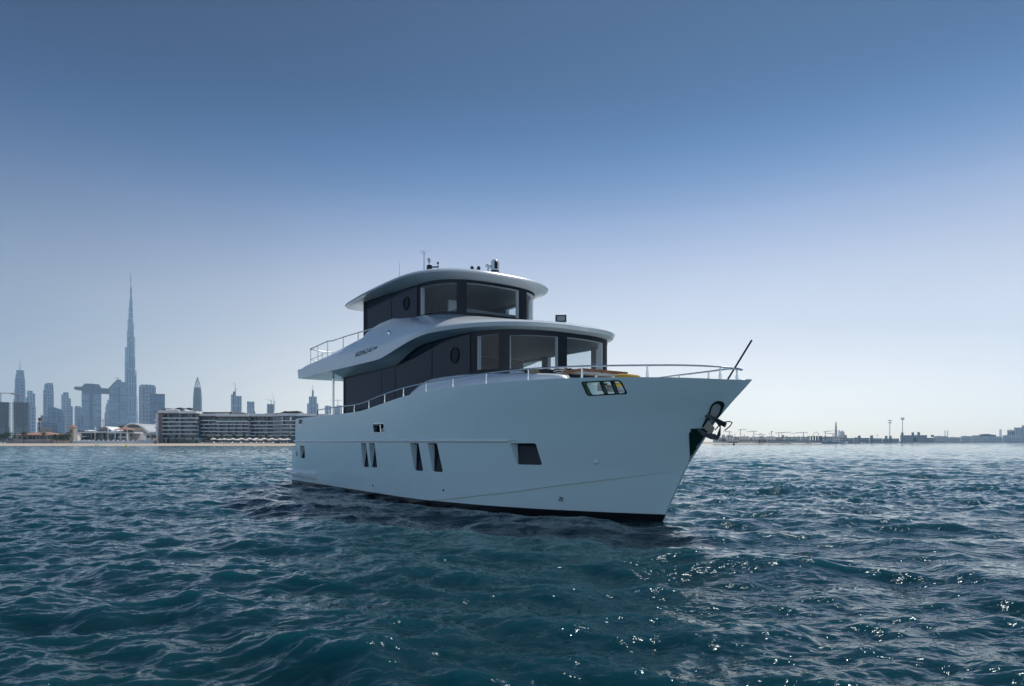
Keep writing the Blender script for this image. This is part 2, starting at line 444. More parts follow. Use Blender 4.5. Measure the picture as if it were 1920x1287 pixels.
def stern_x(z): return 0.1 + 0.19 * z if z > -5 else 0

def hull_obj():
    us = list(np.linspace(0, 0.45, 16)) + list(np.linspace(0.45, 0.9, 46)[1:]) + list(np.linspace(0.9, 1.0, 20)[1:])
    rows = []
    for u in us:
        st = []
        def point(t, low):
            z = 0.5
            for _ in range(5):
                x = lerp(stern_x(z), stem_x(z), u)
                zc, zs = ip(x, CHINE), sheer_z(x)
                z = lerp(-0.8, zc, t) if low else lerp(zc, zs, t)
            x = lerp(stern_x(z), stem_x(z), u)
            b = hb(x, z)
            if low: b -= 0.055 * min(max((x - 9.5) / 2.5, 0), 1) * min(1, max(0, (stem_x(z) - x) / 1.2)) * t ** .5
            return x, max(b, 0.018), z
        for k in range(7): st.append(point(k / 6, True))
        for k in range(17): st.append(point(k / 16, False))
        xs, bs, zs = st[-1]
        zd = 2.12 if xs < 14 else 2.12 + 0.1 * min((xs - 14) / 2, 1)
        bi = max(min(bs - 0.11, hb(xs, zd) - 0.10), 0.006) if bs > .13 else bs * .35
        xi = xs if u < 1 else xs - 0.05
        if u == 0: xi = xs
        xi = min(xs, stem_x(zs - .03) - .04); xd = min(xs, stem_x(zd) - .12)
        inner = [(xs, min(bi + 0.03, bs * .8), zs + 0.012), (xi, bi, zs - 0.03), (xd, min(bi, max(hb(xd, zd) - .06, .006)), zd)]
        stb = [(x, -b, z) for x, b, z in st] + [(x, -b, z) for x, b, z in inner]
        prt = [(x, b, z) for x, b, z in reversed(inner)] + [(x, b, z) for x, b, z in reversed(st)]
        rows.append(stb + prt)
    h = MB(); h.loft(rows, True, 0, True, True)
    return h
import bmesh
def fix_normals(o):
    bm = bmesh.new(); bm.from_mesh(o.data)
    bmesh.ops.remove_doubles(bm, verts=bm.verts, dist=1e-5)
    bmesh.ops.recalc_face_normals(bm, faces=bm.faces)
    bm.to_mesh(o.data); bm.free()

hull = hull_obj().build('hull', [M_HULL, M_GREENREFL], yacht)
fix_normals(hull)
HWIN = [[(1.0, 1.555), (1.55, 1.555), (1.55, 1.065), (1.0, 1.065)],
        [(7.19, 1.665), (7.61, 1.665), (7.76, 0.915), (7.31, 0.915)],
        [(7.82, 1.665), (8.27, 1.665), (8.39, 0.925), (7.94, 0.925)],
        [(10.56, 1.67), (11.01, 1.67), (11.17, 0.92), (10.75, 0.92)],
        [(11.43, 1.67), (11.86, 1.67), (12.03, 0.92), (11.61, 0.92)],
        [(14.33, 1.67), (15.0, 1.67), (15.06, 1.175), (14.43, 1.175)]]
def rounded(poly, r=0.05, n=4):
    P = [Vector(q) for q in poly]; out = []
    for i, p in enumerate(P):
        a, b = (P[i - 1] - p), (P[(i + 1) % len(P)] - p)
        rr = min(r, a.length * .45, b.length * .45)
        s, e = p + a.normalized() * rr, p + b.normalized() * rr
        for k in range(n + 1):
            t = k / n
            out.append(tuple(s * (1 - t) ** 2 + p * 2 * t * (1 - t) + e * t * t))
    return out
DEPTH = 0.23
cuts = MB()
def win_y(w, x, z):      # the pane stands upright behind the flaring side: deep at the top, nearly flush at the sill
    z0, z1 = w[2][1], w[0][1]
    return -(hb(x, z) - lerp(0.045, DEPTH, min(max((z - z0) / (z1 - z0), 0), 1)))
for w in HWIN:
    rp = rounded(w, 0.05, 3)
    cuts.loft([[(x, -3.4, z) for x, z in rp], [(x, win_y(w, x, z), z) for x, z in rp]], True, 0, True, True)
BOWOP = rounded([(16.38, 2.955), (17.16, 2.945), (17.22, 2.70), (16.45, 2.69)], 0.06)
cuts.loft([[(x, -2.5, z) for x, z in BOWOP], [(x, -0.75, z) for x, z in BOWOP]], True, 0, True, True)
VENT = rounded([(8.23, 2.235), (9.02, 2.235), (9.02, 1.985), (8.28, 1.985)], 0.05)
cuts.loft([[(x, -3.4, z) for x, z in VENT], [(x, -2.45, z) for x, z in VENT]], True, 0, True, True)
FAIR = [(1.03, 2.59), (1.43, 2.59), (1.41, 2.41), (1.01, 2.41)]
cuts.loft([[(x, -3.4, z) for x, z in FAIR], [(x, -2.4, z) for x, z in FAIR]], True, 0, True, True)
cut = cuts.build('cutter', M_HULL)
cut.matrix_world = BM
fix_normals(cut)
md = hull.modifiers.new('b', 'BOOLEAN'); md.object = cut; md.operation = 'DIFFERENCE'; md.solver = 'EXACT'
bpy.context.view_layer.update()
dg = bpy.context.evaluated_depsgraph_get()
nm = bpy.data.meshes.new_from_object(hull.evaluated_get(dg))
hull.modifiers.clear()
hull.data = nm
nm.polygons.foreach_set('use_smooth', [True] * len(nm.polygons))
nm.set_sharp_from_angle(angle=R(22))
cm = cut.data; bpy.data.objects.remove(cut); bpy.data.meshes.remove(cm)
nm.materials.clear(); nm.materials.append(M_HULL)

for w in HWIN:
    rp = rounded(w, 0.05, 3)
    g = MB(); g.poly([(x, win_y(w, x, z) - 0.006, z) for x, z in rp])
    g.build('hull_window', M_BLACK, hull)

def skin(x, z, off=0.0): return (x, -(hb(x, z) + off), z)
def ring_frame(poly, grow, off, depth):
    c = Vector((sum(p[0] for p in poly) / len(poly), sum(p[1] for p in poly) / len(poly)))
    outr = []
    for p in poly:
        d = Vector(p) - c
        outr.append((p[0] + grow * np.sign(d.x) * min(1, abs(d.x) / .12), p[1] + grow * np.sign(d.y) * min(1, abs(d.y) / .06)))
    inr = [(c.x + (p[0] - c.x) * .985, c.y + (p[1] - c.y) * .97) for p in poly]
    f = MB()
    f.loft([[skin(x, z, -0.02) for x, z in outr], [skin(x, z, off) for x, z in outr], [skin(x, z, off) for x, z in inr], [skin(x, z, -depth) for x, z in inr]], True)
    return f
fr = ring_frame(BOWOP, 0.020, 0.015, 0.10)
for xa, xb in ((16.745, 16.78), (16.965, 16.995)):
    q = [(xa, 2.96), (xa + 0.024, 2.96), (xb + 0.024, 2.69), (xb, 2.69)]
    fr.loft([[skin(x, z, 0.012) for x, z in q], [skin(x, z, -0.09) for x, z in q]], True, 0, True, True)
fr.build('bow_fairlead', M_GREENREFL, hull, smooth=40)
vf = ring_frame(VENT, 0.035, 0.015, 0.2)
vf.tube([skin(8.62, 2.0, -0.06), skin(8.62, 2.22, -0.06)], 0.02)
vf.build('side_fairlead', M_STEEL, hull, smooth=40)
ring_frame(FAIR, 0.03, 0.012, 0.15).build('stern_fairlead', M_STEEL, hull, smooth=40)

rr = MB()
rx = list(np.linspace(0.35, 14.25, 60))
for sgn in (1, -1):
    rows = []
    for x in rx:
        rows.append([(x, sgn * (hb(x, 1.73) + o), z) for o, z in ((-0.01, 1.765), (0.03, 1.765), (0.05, 1.745), (0.05, 1.715), (0.03, 1.695), (-0.01, 1.695))])
    tip = [(14.52, sgn * (hb(14.52, 1.73) + 0.0), 1.73 + 0.004 * k) for k in range(6)]
    rows.append(tip)
    rr.loft(rows, True, 0, True, True)
rr.build('rub_rail', M_WHITE, hull, smooth=40)

# thruster mark, exhaust cap and drains on the starboard bow
tm = MB()
c = skin(15.36, 0.40, 0.006); nx = Vector((0.62, -0.78, 0.0)).normalized(); tx = Vector((0.78, 0.62, 0))
for k in range(4):
    a = k * math.pi / 2 + .45; pts = []
    for rr_, da in ((0.012, -.5), (0.060, -.36), (0.062, .36), (0.012, .5)):
        pts.append(tuple(Vector(c) + tx * rr_ * math.cos(a + da) + Vector((0, 0, 1)) * rr_ * math.sin(a + da) + nx * 0.012))
    tm.poly(pts)
tm.build('thruster_mark', M_RUBBER, hull)
ec = MB(); c = skin(16.22, 1.26, -0.01)
ec.lathe([(0.001, -0.05), (0.03, -0.04), (0.05, 0), (0.03, 0.04), (0.001, 0.05)], c, 12, sx=1.5, sy=.8)
ec.build('outlet_cap', M_WHITE, hull, smooth=60)
for x, z in ((8.0, 0.36), (12.0, 0.45)):
    dr_ = MB(); dr_.lathe([(0.001, -0.03), (0.025, -0.02), (0.025, 0.02), (0.001, 0.03)], skin(x, z, 0.0), 8)
    dr_.build('drain', M_BLACK, hull)
dm = MB(); 
o_, i_ = [(0.55, 1.32), (0.66, 1.22), (0.55, 1.12), (0.44, 1.22)], [(0.55, 1.27), (0.61, 1.22), (0.55, 1.17), (0.49, 1.22)]
dm.loft([[skin(x, z, .006) for x, z in o_], [skin(x, z, .006) for x, z in i_]], True)
dm.build('diamond_mark', M_RUBBER, hull)

# transom box and bathing platform
tb = MB()
tb.loft([[(-0.30, -2.66, -0.6), (0.6, -2.66, -0.6), (0.6, -2.68, 1.36), (-0.24, -2.68, 1.36)], [(-0.30, 2.66, -0.6), (0.6, 2.66, -0.6), (0.6, 2.68, 1.36), (-0.24, 2.68, 1.36)]], True, 0, True, True)
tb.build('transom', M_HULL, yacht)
pf = MB()
pp = [(-1.5, -2.35), (-1.35, -2.62), (-0.9, -2.74), (0.05, -2.76), (0.05, 2.76), (-0.9, 2.74), (-1.35, 2.62), (-1.5, 2.35)]
pf.loft([[(x * .99, y * .985, 0.40) for x, y in pp], [(x, y, 0.44) for x, y in pp], [(x, y, 0.55) for x, y in pp], [(x * .985, y * .98, 0.585) for x, y in pp]], True, 0, True, True)
for sgn in (-1, 1):
    rows = []
    for x in (0.05, 0.8, 1.6, 2.3, 2.8, 2.95):
        w = 0.13 if x < 2.7 else 0.11
        top = 0.60 - 0.015 * x
        b0 = hb(x, .5)
        rows.append([(x, sgn * (b0 - .05), 0.26), (x, sgn * (b0 + w * .6), 0.29), (x, sgn * (b0 + w), 0.38), (x, sgn * (b0 + w), top - .06), (x, sgn * (b0 + w * .5), top), (x, sgn * (b0 - .05), top + .02)])
    pf.loft(rows, True, 0, True, True)
    pf.tube([(-1.48, sgn * 2.40, 0.47), (-0.9, sgn * 2.79, 0.47), (1.0, sgn * (hb(1, .5) + .15), 0.44)], 0.03)
pf.box(-0.85, -0.72, -2.45, -2.25, 0.58, 0.82)
pf.build('bathing_platform', M_WHITE, yacht, smooth=35)

# plan curves of the two deckhouses
def nose(t, x0, a, b, n):
    c, s = math.cos(t), math.sin(t)
    return x0 + a * abs(s) ** (2 / n), -b * math.copysign(abs(c) ** (2 / n), c)
def plan(xa, x0, a, b, n):
    P = [(x, -b) for x in np.linspace(xa, x0, 60)]
    P += [nose(t, x0, a, b, n) for t in np.linspace(0, math.pi, 241)[1:]]
    P += [(x, b) for x in np.linspace(x0, xa, 60)[1:]]
    P = np.array(P); s = np.r_[0, np.cumsum(np.hypot(*np.diff(P, axis=0).T))]
    return P, s
class Wall:
    def __init__(w, xa, x0, a, b, n):
        w.P, w.s = plan(xa, x0, a, b, n); w.L = w.s[-1]
    def at(w, s, off=0.0):
        x, y = np.interp(s, w.s, w.P[:, 0]), np.interp(s, w.s, w.P[:, 1])
        e = 0.03; x1, y1 = np.interp(s + e, w.s, w.P[:, 0]), np.interp(s + e, w.s, w.P[:, 1]); x2, y2 = np.interp(s - e, w.s, w.P[:, 0]), np.interp(s - e, w.s, w.P[:, 1])
        d = math.hypot(x1 - x2, y1 - y2) or 1
        return x + (y1 - y2) / d * off, y - (x1 - x2) / d * off      # off > 0 is outward
WM = Wall(4.0, 12.3, 2.05, 2.1, 2.5)
WU = Wall(5.5, 9.4, 1.7, 1.95, 2.6)
def sym(keys, L): return keys + [(L - a, b) for a, b in reversed(keys)]
ZT_M = sym([(0, 4.02), (4.36, 4.045), (4.9, 4.20), (5.4, 4.36), (5.8, 4.45), (6.3, 4.49), (7.4, 4.50), (8.8, 4.47), (11.6, 4.42)], WM.L)
ZT_U = sym([(0, 6.54), (2.24, 6.43), (3.9, 6.34), (6.9, 6.31)], WU.L)
def zt_m(s): return smooth_keys(ZT_M, s, .25)
def zt_u(s): return smooth_keys(ZT_U, s, .25)

def wall_mesh(W, zb, zt, wins, white_to=None, th=0.13):
    cutss = sorted(set([0, W.L] + [q for w in wins for q in w[:2]]))
    ss = []
    for a, b in zip(cutss, cutss[1:]):
        n = max(1, int((b - a) / 0.12)); ss += [a + (b - a) * k / n for k in range(n)]
    ss.append(W.L)
    m = MB()
    for a, b in zip(ss, ss[1:]):
        mid = (a + b) / 2
        win = next((w for w in wins if w[0] <= mid <= w[1]), None)
        lo = white_to(mid) if white_to else None
        def strip(z0a, z0b, z1a, z1b, mo, mi):
            pa, pb, qa, qb = W.at(a), W.at(b), W.at(a, -th), W.at(b, -th)
            m.poly([(*pa, z0a), (*pb, z0b), (*pb, z1b), (*pa, z1a)], mo)
            m.poly([(*qb, z0b), (*qa, z0a), (*qa, z1a), (*qb, z1b)], mi)
        z0 = zb
        if lo:
            strip(zb, zb, lo, lo, 2, 1); z0 = lo
        if win:
            strip(z0, z0, win[2], win[2], 0, 1)
            strip(win[3], win[3], zt(a), zt(b), 0, 1)
            for z in (win[2], win[3]):
                m.poly([(*W.at(a), z), (*W.at(b), z), (*W.at(b, -th), z), (*W.at(a, -th), z)], 1)
        else:
            strip(z0, z0, zt(a), zt(b), 0, 1)
    for w in wins:
        for s in w[:2]:
            m.poly([(*W.at(s), w[2]), (*W.at(s, -th), w[2]), (*W.at(s, -th), w[3]), (*W.at(s), w[3])], 1)
    # aft bulkhead
    p0, p1 = W.at(0), W.at(W.L)
    m.poly([(p0[0], p0[1], zb), (p1[0], p1[1], zb), (p1[0], p1[1], zt(W.L)), (p0[0], p0[1], zt(0))], 0)
    return m
def panes(W, wins, parent, name, material, inset=-0.045):
    out = []
    for w in wins:
        n = max(2, int((w[1] - w[0]) / .1)); g = MB()
        ss = [w[0] + 0.004 + (w[1] - w[0] - 0.008) * k / n for k in range(n + 1)]
        g.loft([[(*W.at(s, inset), w[2] + .002) for s in ss], [(*W.at(s, inset), w[3] - .002) for s in ss]])
        out.append(g.build(name, material, parent, smooth=60))
    return out
WIN_M = [(8.99, 9.63, 3.50, 4.35), (9.92, 11.15, 3.48, 4.30), (11.43, 12.83, 3.53, 4.31), (13.30, 14.25, 3.50, 4.33), (14.55, 16.6, 3.35, 4.36), (16.9, 18.6, 3.35, 4.3)]
WIN_U = [(4.24, 5.50, 5.41, 6.22), (5.79, 7.55, 5.39, 6.23), (7.93, 9.15, 5.41, 6.24), (9.45, 10.6, 5.41, 6.2)]
deckhouse = wall_mesh(WM, 2.12, zt_m, WIN_M, lambda s: 3.22 if 8.75 < s < WM.L - 8.75 else None).build('deckhouse', [M_BLACK, M_JAMB, M_GREY], yacht, smooth=30)
wheelhouse = wall_mesh(WU, 4.9, zt_u, WIN_U).build('wheelhouse', [M_BLACK, M_JAMB, M_GREY], yacht, smooth=30)
panes(WM, WIN_M, deckhouse, 'window', M_GLASS)
panes(WU, WIN_U, wheelhouse, 'window', M_GLASS)
def tinted(W, parent, spans, off=0.014):
    for s0, s1, zb, ztf in spans:
        n = max(4, int((s1 - s0) / .12)); ss = [s0 + (s1 - s0) * k / n for k in range(n + 1)]
        g = MB()
        g.loft([[(*W.at(s, off), zb) for s in ss], [(*W.at(s, off), ztf(s)) for s in ss], [(*W.at(s, 0.002), ztf(s)) for s in ss]])
        g.build('tinted_window', M_TINT, parent, smooth=40)
hdr = [(0, .05), (4.3, .03), (4.55, .08), (5.1, .20), (5.6, .14), (6.3, .05), (8.8, .05)]
zp = lambda s: zt_m(s) - ip(s, hdr)
tinted(WM, deckhouse, [(.30, 3.35, 2.4, zp), (3.38, 4.37, 2.4, zp), (4.41, 6.73, 2.4, zp), (6.77, 8.72, 2.9, zp)])
tinted(WU, wheelhouse, [(.40, 2.28, 5.1, lambda s: zt_u(s) - .05), (2.32, 4.05, 5.25, lambda s: zt_u(s) - .05)])
def porthole(W, s, z, r, parent, off):
    x, y = W.at(s, off)
    p = MB(); p.tube([(x + r * math.cos(a), y, z + r * math.sin(a)) for a in np.linspace(0, 2 * math.pi, 28)[:-1]], 0.02, 8, closed=True)
    if off > 0: p.poly([(x + (r - .005) * math.cos(a), y + .004, z + (r - .005) * math.sin(a)) for a in np.linspace(0, 2 * math.pi, 28)[:-1]], 1)
    p.build('porthole', [M_RUBBER, M_BLACK], parent, smooth=60)
porthole(WM, 8.0, 3.97, 0.2, deckhouse, 0.03)
porthole(WU, 3.36, 5.90, 0.185, wheelhouse, 0.03)
porthole(WM, WM.L - 7.75, 3.72, 0.2, deckhouse, -0.05)
porthole(WU, WU.L - 3.9, 5.55, 0.17, wheelhouse, -0.05)

# cabin fittings seen through the glass
def cabin(W, x0, zf, zc, parent, inset):
    P = [W.at(s, -inset) for s in np.linspace(0.4, W.L - .4, 60)]
    P = [p for p in P if p[0] > x0]
    m = MB(); m.poly([(x, y, zf) for x, y in P], 1); m.poly([(x, y, zc) for x, y in reversed(P)], 0)
    y0, y1 = P[0][1], P[-1][1]
    m.poly([(x0 + .02, y0, zf), (x0 + .02, y1, zf), (x0 + .02, y1, zc), (x0 + .02, y0, zc)], 1)
    return m
c1 = cabin(WM, 9.5, 2.4, 4.38, deckhouse, 0.14)
c1.box(9.52, 12.4, -2.0, -1.45, 2.41, 3.25, 1); c1.box(13.2, 13.9, -1.1, 1.1, 2.41, 3.35, 1); c1.box(9.53, 9.6, -0.6, 0.5, 2.41, 4.1, 2)
c1.build('cabin_interior', [M_INT, M_INTD, M_TEAK], deckhouse)
c2 = cabin(WU, 7.2, 5.0, 6.27, wheelhouse, 0.14)
c2.box(10.1, 10.75, -1.2, 1.2, 5.01, 5.55, 0)
c2.build('cabin_interior', [M_INT, M_INTD], wheelhouse)

# overhang: upper-deck shell with its sweeping side wings
LOW = [(.35, 4.27), (4, 4.245), (8.0, 4.22), (8.4, 4.235), (8.8, 4.29), (9.34, 4.37), (9.9, 4.46), (10.4, 4.53), (10.9, 4.57), (11.35, 4.58)]
TOP = [(.35, 4.61), (.95, 4.61), (.98, 4.72), (3.17, 4.89), (3.5, 4.885), (4.7, 4.99), (5.8, 5.10), (6.45, 5.19), (6.52, 5.30), (7.0, 5.42), (7.4, 5.485), (8.2, 5.53), (8.8, 5.45), (9.4, 5.385)]
TOPY = [(.35, 2.56), (.95, 2.54), (.98, 2.44), (3.2, 2.42), (3.9, 2.45), (5.8, 2.36), (7.2, 2.2), (8.5, 2.1), (9.4, 2.02)]
def section(xb):
    zl = smooth_keys(LOW, xb, .2) if xb > 5 else ip(xb, LOW)
    xa = xb if xb < 8 else lerp(8, 12.3, (xb - 8) / 3.35)
    za = 4.26 if xb < 4.0 else zt_m(max(xa - 4.0, 0))
    xd = xb if xb < 7 else lerp(7, 9.4, (xb - 7) / 4.35)
    zd, yd = ip(xd, TOP), ip(xd, TOPY)
    cz = zl + (0.33 if xb < 8 else lerp(.33, .10, (xb - 8) / 3.35))
    A = (xa, 2.04 if xb >= 4 else 2.3, za - 0.0)
    Bq = (xb, 2.60, zl); C = (xb, 2.625, cz)
    k = 0.5
    Mq = (lerp(xb, xd, k), lerp(2.625, yd, k) + .07, max(lerp(cz, zd, k) + (.03 if xb > 1 else 0), cz + .003))
    D = (xd, yd, max(zd, cz + .006)); E = (xd, yd - .07, max(zd, cz + .006) - .004); G = (xd, yd - .075, 4.60 if xb < 6 else 4.9)
    C2 = tuple(lerp(p, q, .25) for p, q in zip(C, Mq)); C2 = (C2[0], C2[1] + .012, C2[2])
    return [A, (xb if xb < 8 else lerp(xa, xb, .5), 2.42, lerp(za, zl, .55) + (.0 if xb < 4 else .02)), Bq, C, C2, Mq, D, E, G]
xsB = [.35, .6, .95, .98, 1.5, 2.4, 3.17, 3.3, 3.5, 3.999, 4.0, 4.7, 5.3, 5.8, 6.2, 6.45, 6.52, 6.75, 7.0, 7.2, 7.5, 7.8] + list(np.arange(8.0, 11.36, .12))
half = [section(x) for x in xsB]
for t in np.linspace(0, math.pi / 2, 40)[1:]:
    f_ = t / (math.pi / 2); e_ = f_ ** .8
    A = nose(t, 12.3, 1.99, 2.04, 2.5); Bq = nose(t, 11.35, 3.25, 2.60, 2.25); C = nose(t, 11.35, 3.31, 2.64, 2.25); D = nose(t, 9.4, 1.74, 2.0, 2.6)
    za = lerp(zt_m(8.3), 4.42, min(1, f_ * 1.5)); zl = lerp(4.58, 4.46, e_); cz = zl + lerp(.10, .085, e_); zd = lerp(5.385, 5.28, e_)
    Mq = (lerp(C[0], D[0], .3), lerp(C[1], D[1], .3), lerp(cz, zd, .3) + .012)
    pts = [(*A, za), (lerp(A[0], Bq[0], .6), lerp(A[1], Bq[1], .6), lerp(za, zl, .45)), (*Bq, zl), (*C, cz), (lerp(C[0], D[0], .05), lerp(C[1], D[1], .05), cz + lerp(.05, .085, e_)), (lerp(C[0], D[0], .14), lerp(C[1], D[1], .14), cz + lerp(.1, .17, e_)) if False else (*Mq, zd and Mq[2]), (*D, zd), (D[0] - .05 * math.sin(t), D[1] + .05 * math.cos(t), zd), (D[0] - .06, D[1] * .97, 4.9)]
    half.append([(p[0], -p[1], p[2]) for p in pts])
full = [[(x, -y, z) for x, y, z in r] for r in half] + [list(r) for r in reversed(half[:-1])]
oh = MB()
oh.loft(full, False, 0)
hA = [r for r in half if r[0][0] < 4.0]
for r, r2 in zip(hA, hA[1:]):
    oh.poly([(r[0][0], -r[0][1], r[0][2]), (r2[0][0], -r2[0][1], r2[0][2]), (r2[0][0], r2[0][1], r2[0][2]), (r[0][0], r[0][1], r[0][2])])
a0 = half[0]
oh.poly([(x, -y, z) for x, y, z in a0] + [(x, y, z) for x, y, z in reversed(a0)])
oh.box(3.95, 4.0, -2.16, 2.16, 4.0, 4.25)
oh.poly([(.36, -2.45, 4.602), (5.6, -2.3, 4.602), (5.6, 2.3, 4.602), (.36, 2.45, 4.602)])
overhang = oh.build('upper_deck', M_WHITE, yacht, smooth=28)

# lettering on the starboard wing
def lettering(body, size, x, z, parent, shear=0.35):
    cu = bpy.data.curves.new('t', 'FONT'); cu.body = body; cu.size = size; cu.shear = shear; cu.extrude = 0.006; cu.offset = -0.004; cu.space_character = 1.08
    to = bpy.data.objects.new('t', cu); COL.objects.link(to)
    bpy.context.view_layer.update()
    me = bpy.data.meshes.new_from_object(to.evaluated_get(bpy.context.evaluated_depsgraph_get()))
    bpy.data.objects.remove(to); bpy.data.curves.remove(cu)
    return me
def wing_y(x, z):
    r = section(x); C, Mq, D = r[3], r[5], r[6]
    return ip(z, [(r[2][2], 2.60), (C[2], C[1]), (Mq[2], Mq[1]), (D[2], D[1])])
M_LETTER = mat('letter_grey', (0.09, 0.10, 0.115), 0.35)
adv = 0.0
for body, size in (('NOMAD', 0.235), ('65', 0.235), ('SUV', 0.125)):
    lt = MB(); me = lettering(body, size, 0, 0, None)
    w_ = max(v.co.x for v in me.vertices)
    for v in me.vertices:
        x = 6.42 + adv + v.co.x * 1.12; z = 4.47 + (adv + v.co.x) * 0.035 + v.co.y + (0.0 if size > .2 else 0.02)
        lt.v.append((x, -(wing_y(x, z) + 0.012 + v.co.z), z))
    for p in me.polygons: lt.face(list(p.vertices))
    adv += w_ * 1.12 + 0.06
    bpy.data.meshes.remove(me)
    lt.build('lettering', M_LETTER, overhang)
wl_ = MB(); wl_.lathe([(0.05, 0), (0.055, .06), (0.04, .1), (0.001, .11)], (8.84, -wing_y(8.84, 4.95) - .03, 4.92), 12); wl_.lathe([(0.02, -.03), (.02, .0)], (8.84, -wing_y(8.84, 4.95) - .03, 4.92), 8)
wl_.build('navigation_light', M_STEEL, overhang, smooth=50)
for x, y in ((5.6, -2.42), (1.6, -1.2), (2.6, 0.9)):
    sp_ = MB(); sp_.lathe([(0.001, -.012), (.07, -.01), (.08, .01)], (x, y, 4.235), 14); sp_.build('ceiling_light', M_STEEL, overhang)
pp_ = MB()
pp_.tube([(2.16, -1.8, 2.12), (2.16, -1.8, 4.27)], 0.045, 12)
pp_.build('roof_post', M_STEEL, yacht, smooth=60)
pp_ = MB(); pp_.tube([(2.16, 1.8, 2.12), (2.16, 1.8, 4.27)], 0.045, 12); pp_.build('roof_post', M_STEEL, yacht, smooth=60)

# hardtop
def top_plan(ins):
    b, xa, r = 2.45 - ins, 4.62 + ins * .9, max(.55 - ins * .3, .1)
    P = []
    for k in range(6): P.append((xa, -(b - r) * k / 5))
    for k in range(1, 9):
        a = k / 8 * math.pi / 2; P.append((xa + r - r * math.cos(a), -(b - r) - r * math.sin(a)))
    for x in np.linspace(xa + r, 9.0, 22)[1:]: P.append((x, -b))
    for t in np.linspace(0, math.pi / 2, 40)[1:]: P.append(nose(t, 9.0, 2.48 - ins, b, 2.7))
    return P + [(x, -y) for x, y in reversed(P[1:-1])]
ZE = [(4.6, 6.40), (5.2, 6.455), (6.0, 6.50), (6.8, 6.52), (8.6, 6.52), (9.6, 6.485), (10.5, 6.46), (11.5, 6.44)]
def rt(ins, f): return [(x, y, f(x)) for x, y in top_plan(ins)]
ze = lambda x: smooth_keys(ZE, x, .4)
und = lambda x: ip(x, [(4.5, 6.44), (5.4, 6.535), (7.74, 6.425), (9.4, 6.335), (11.5, 6.30)])
ht = MB()
ht.loft([rt(.57, und), rt(.42, lambda x: und(x) + .012), rt(.12, lambda x: ze(x) - .025), rt(.03, lambda x: ze(x) - .012), rt(0, lambda x: ze(x) + .018), rt(.02, lambda x: ze(x) + .05), rt(.06, lambda x: ze(x) + .083), rt(.13, lambda x: ze(x) + .115), rt(.25, lambda x: ze(x) + .15), rt(.42, lambda x: ze(x) + .188),
         rt(.65, lambda x: ze(x) + .225), rt(1.0, lambda x: ze(x) + .255), rt(1.9, lambda x: ze(x) + .275)], True, 0, True, True)
hardtop = ht.build('hardtop', M_WHITE, yacht, smooth=28)
for x, y in ((5.15, -1.5), (5.05, -.7)):
    cl = MB(); cl.lathe([(0.001, -.02), (.08, -.012), (.09, .01)], (x, y, 6.45), 14); cl.build('ceiling_light', M_STEEL, hardtop)

# gear on the hardtop
def gear(name, mats, fn, smooth=50):
    m = MB(); fn(m); return m.build(name, mats, yacht, smooth=smooth)
gear('whip_antenna', M_GREY, lambda m: (m.tube([(5.95, -.8, 6.6), (5.95, -.8, 7.98)], [.012, .006], 6), m.lathe([(.03, 0), (.03, .08), (.01, .1)], (5.95, -.8, 6.68), 8)))
def mast(m):
    m.tube([(7.78, -.8, 6.6), (7.78, -.8, 7.9)], .022, 8)
    for dx, dy in ((.1, .08), (-.1, -.08), (0, 0.0), (.05, -.09)):
        m.tube([(7.78, -.8, 7.86), (7.78 + dx * .5, -.8 + dy * .5, 7.9), (7.78 + dx, -.8 + dy, 7.98)], .014, 6)
gear('signal_mast', M_STEEL, mast)
def sensor(m):
    m.box(7.88, 8.01, -.76, -.63, 7.34, 7.47, 1); m.tube([(7.94, -.7, 6.6), (7.94, -.7, 7.55)], .022, 8, 0)
    m.lathe([(.02, 0), (.05, .06), (.05, .14), (.01, .18)], (7.94, -.7, 7.54), 10, 2)
    m.tube([(8.02, -.66, 7.40), (8.30, -.55, 7.36)], .026, 6, 1); m.lathe([(.035, 0), (.035, .05), (.005, .08)], (8.28, -.56, 7.46), 8, 1)
    m.tube([(8.28, -.56, 7.36), (8.28, -.56, 7.47)], .012, 6, 1)
gear('weather_sensor', [M_STEEL, M_RUBBER, M_GREY], sensor)
def horn(m):
    for dx, dy in ((0, 0), (.1, .16)):
        c = (11.0 + dx, -.98 + dy, 6.65)
        rows = []
        for k, (dd, r_) in enumerate(((-.34, .02), (-.1, .025), (0, .04), (.06, .06))):
            rows.append([(c[0] + dd * .75 , c[1] + dd * -.1 + r_ * math.cos(a), c[2] + r_ * math.sin(a)) for a in np.linspace(0, 2 * math.pi, 13)[:-1]])
        m.loft(rows, True, 0, True, False)
        m.poly([(c[0] + .04, c[1] + .05 * math.cos(a), c[2] + .05 * math.sin(a)) for a in np.linspace(0, 2 * math.pi, 13)[:-1]], 1)
    m.box(10.6, 11.0, -1.12, -.8, 6.56, 6.6, 0)
gear('horn', [M_STEEL, M_RUBBER], horn)
gear('gps_antenna', M_WHITE, lambda m: (m.tube([(11.07, -.46, 6.55), (11.07, -.46, 6.75)], .028, 8), m.lathe([(.07, .0), (.085, .03), (.075, .08), (.04, .11), (.001, .12)], (11.07, -.46, 6.73), 14)))
def camera_dome(m):
    m.lathe([(.13, 0), (.13, .05), (.115, .06)], (11.07, -.22, 6.58), 16, 0)
    m.lathe([(.12, .055), (.12, .1)], (11.07, -.22, 6.58), 16, 1)
    m.lathe([(.115, .1), (.13, .12), (.13, .3), (.11, .38), (.06, .43), (.001, .44)], (11.07, -.22, 6.58), 16, 0)
    m.lathe([(.001, -.12), (.05, -.1), (.055, .06), (.03, .12), (.001, .13)], (11.165, -.255, 6.82), 10, 1)
gear('camera_dome', [M_WHITE, M_RUBBER], camera_dome)
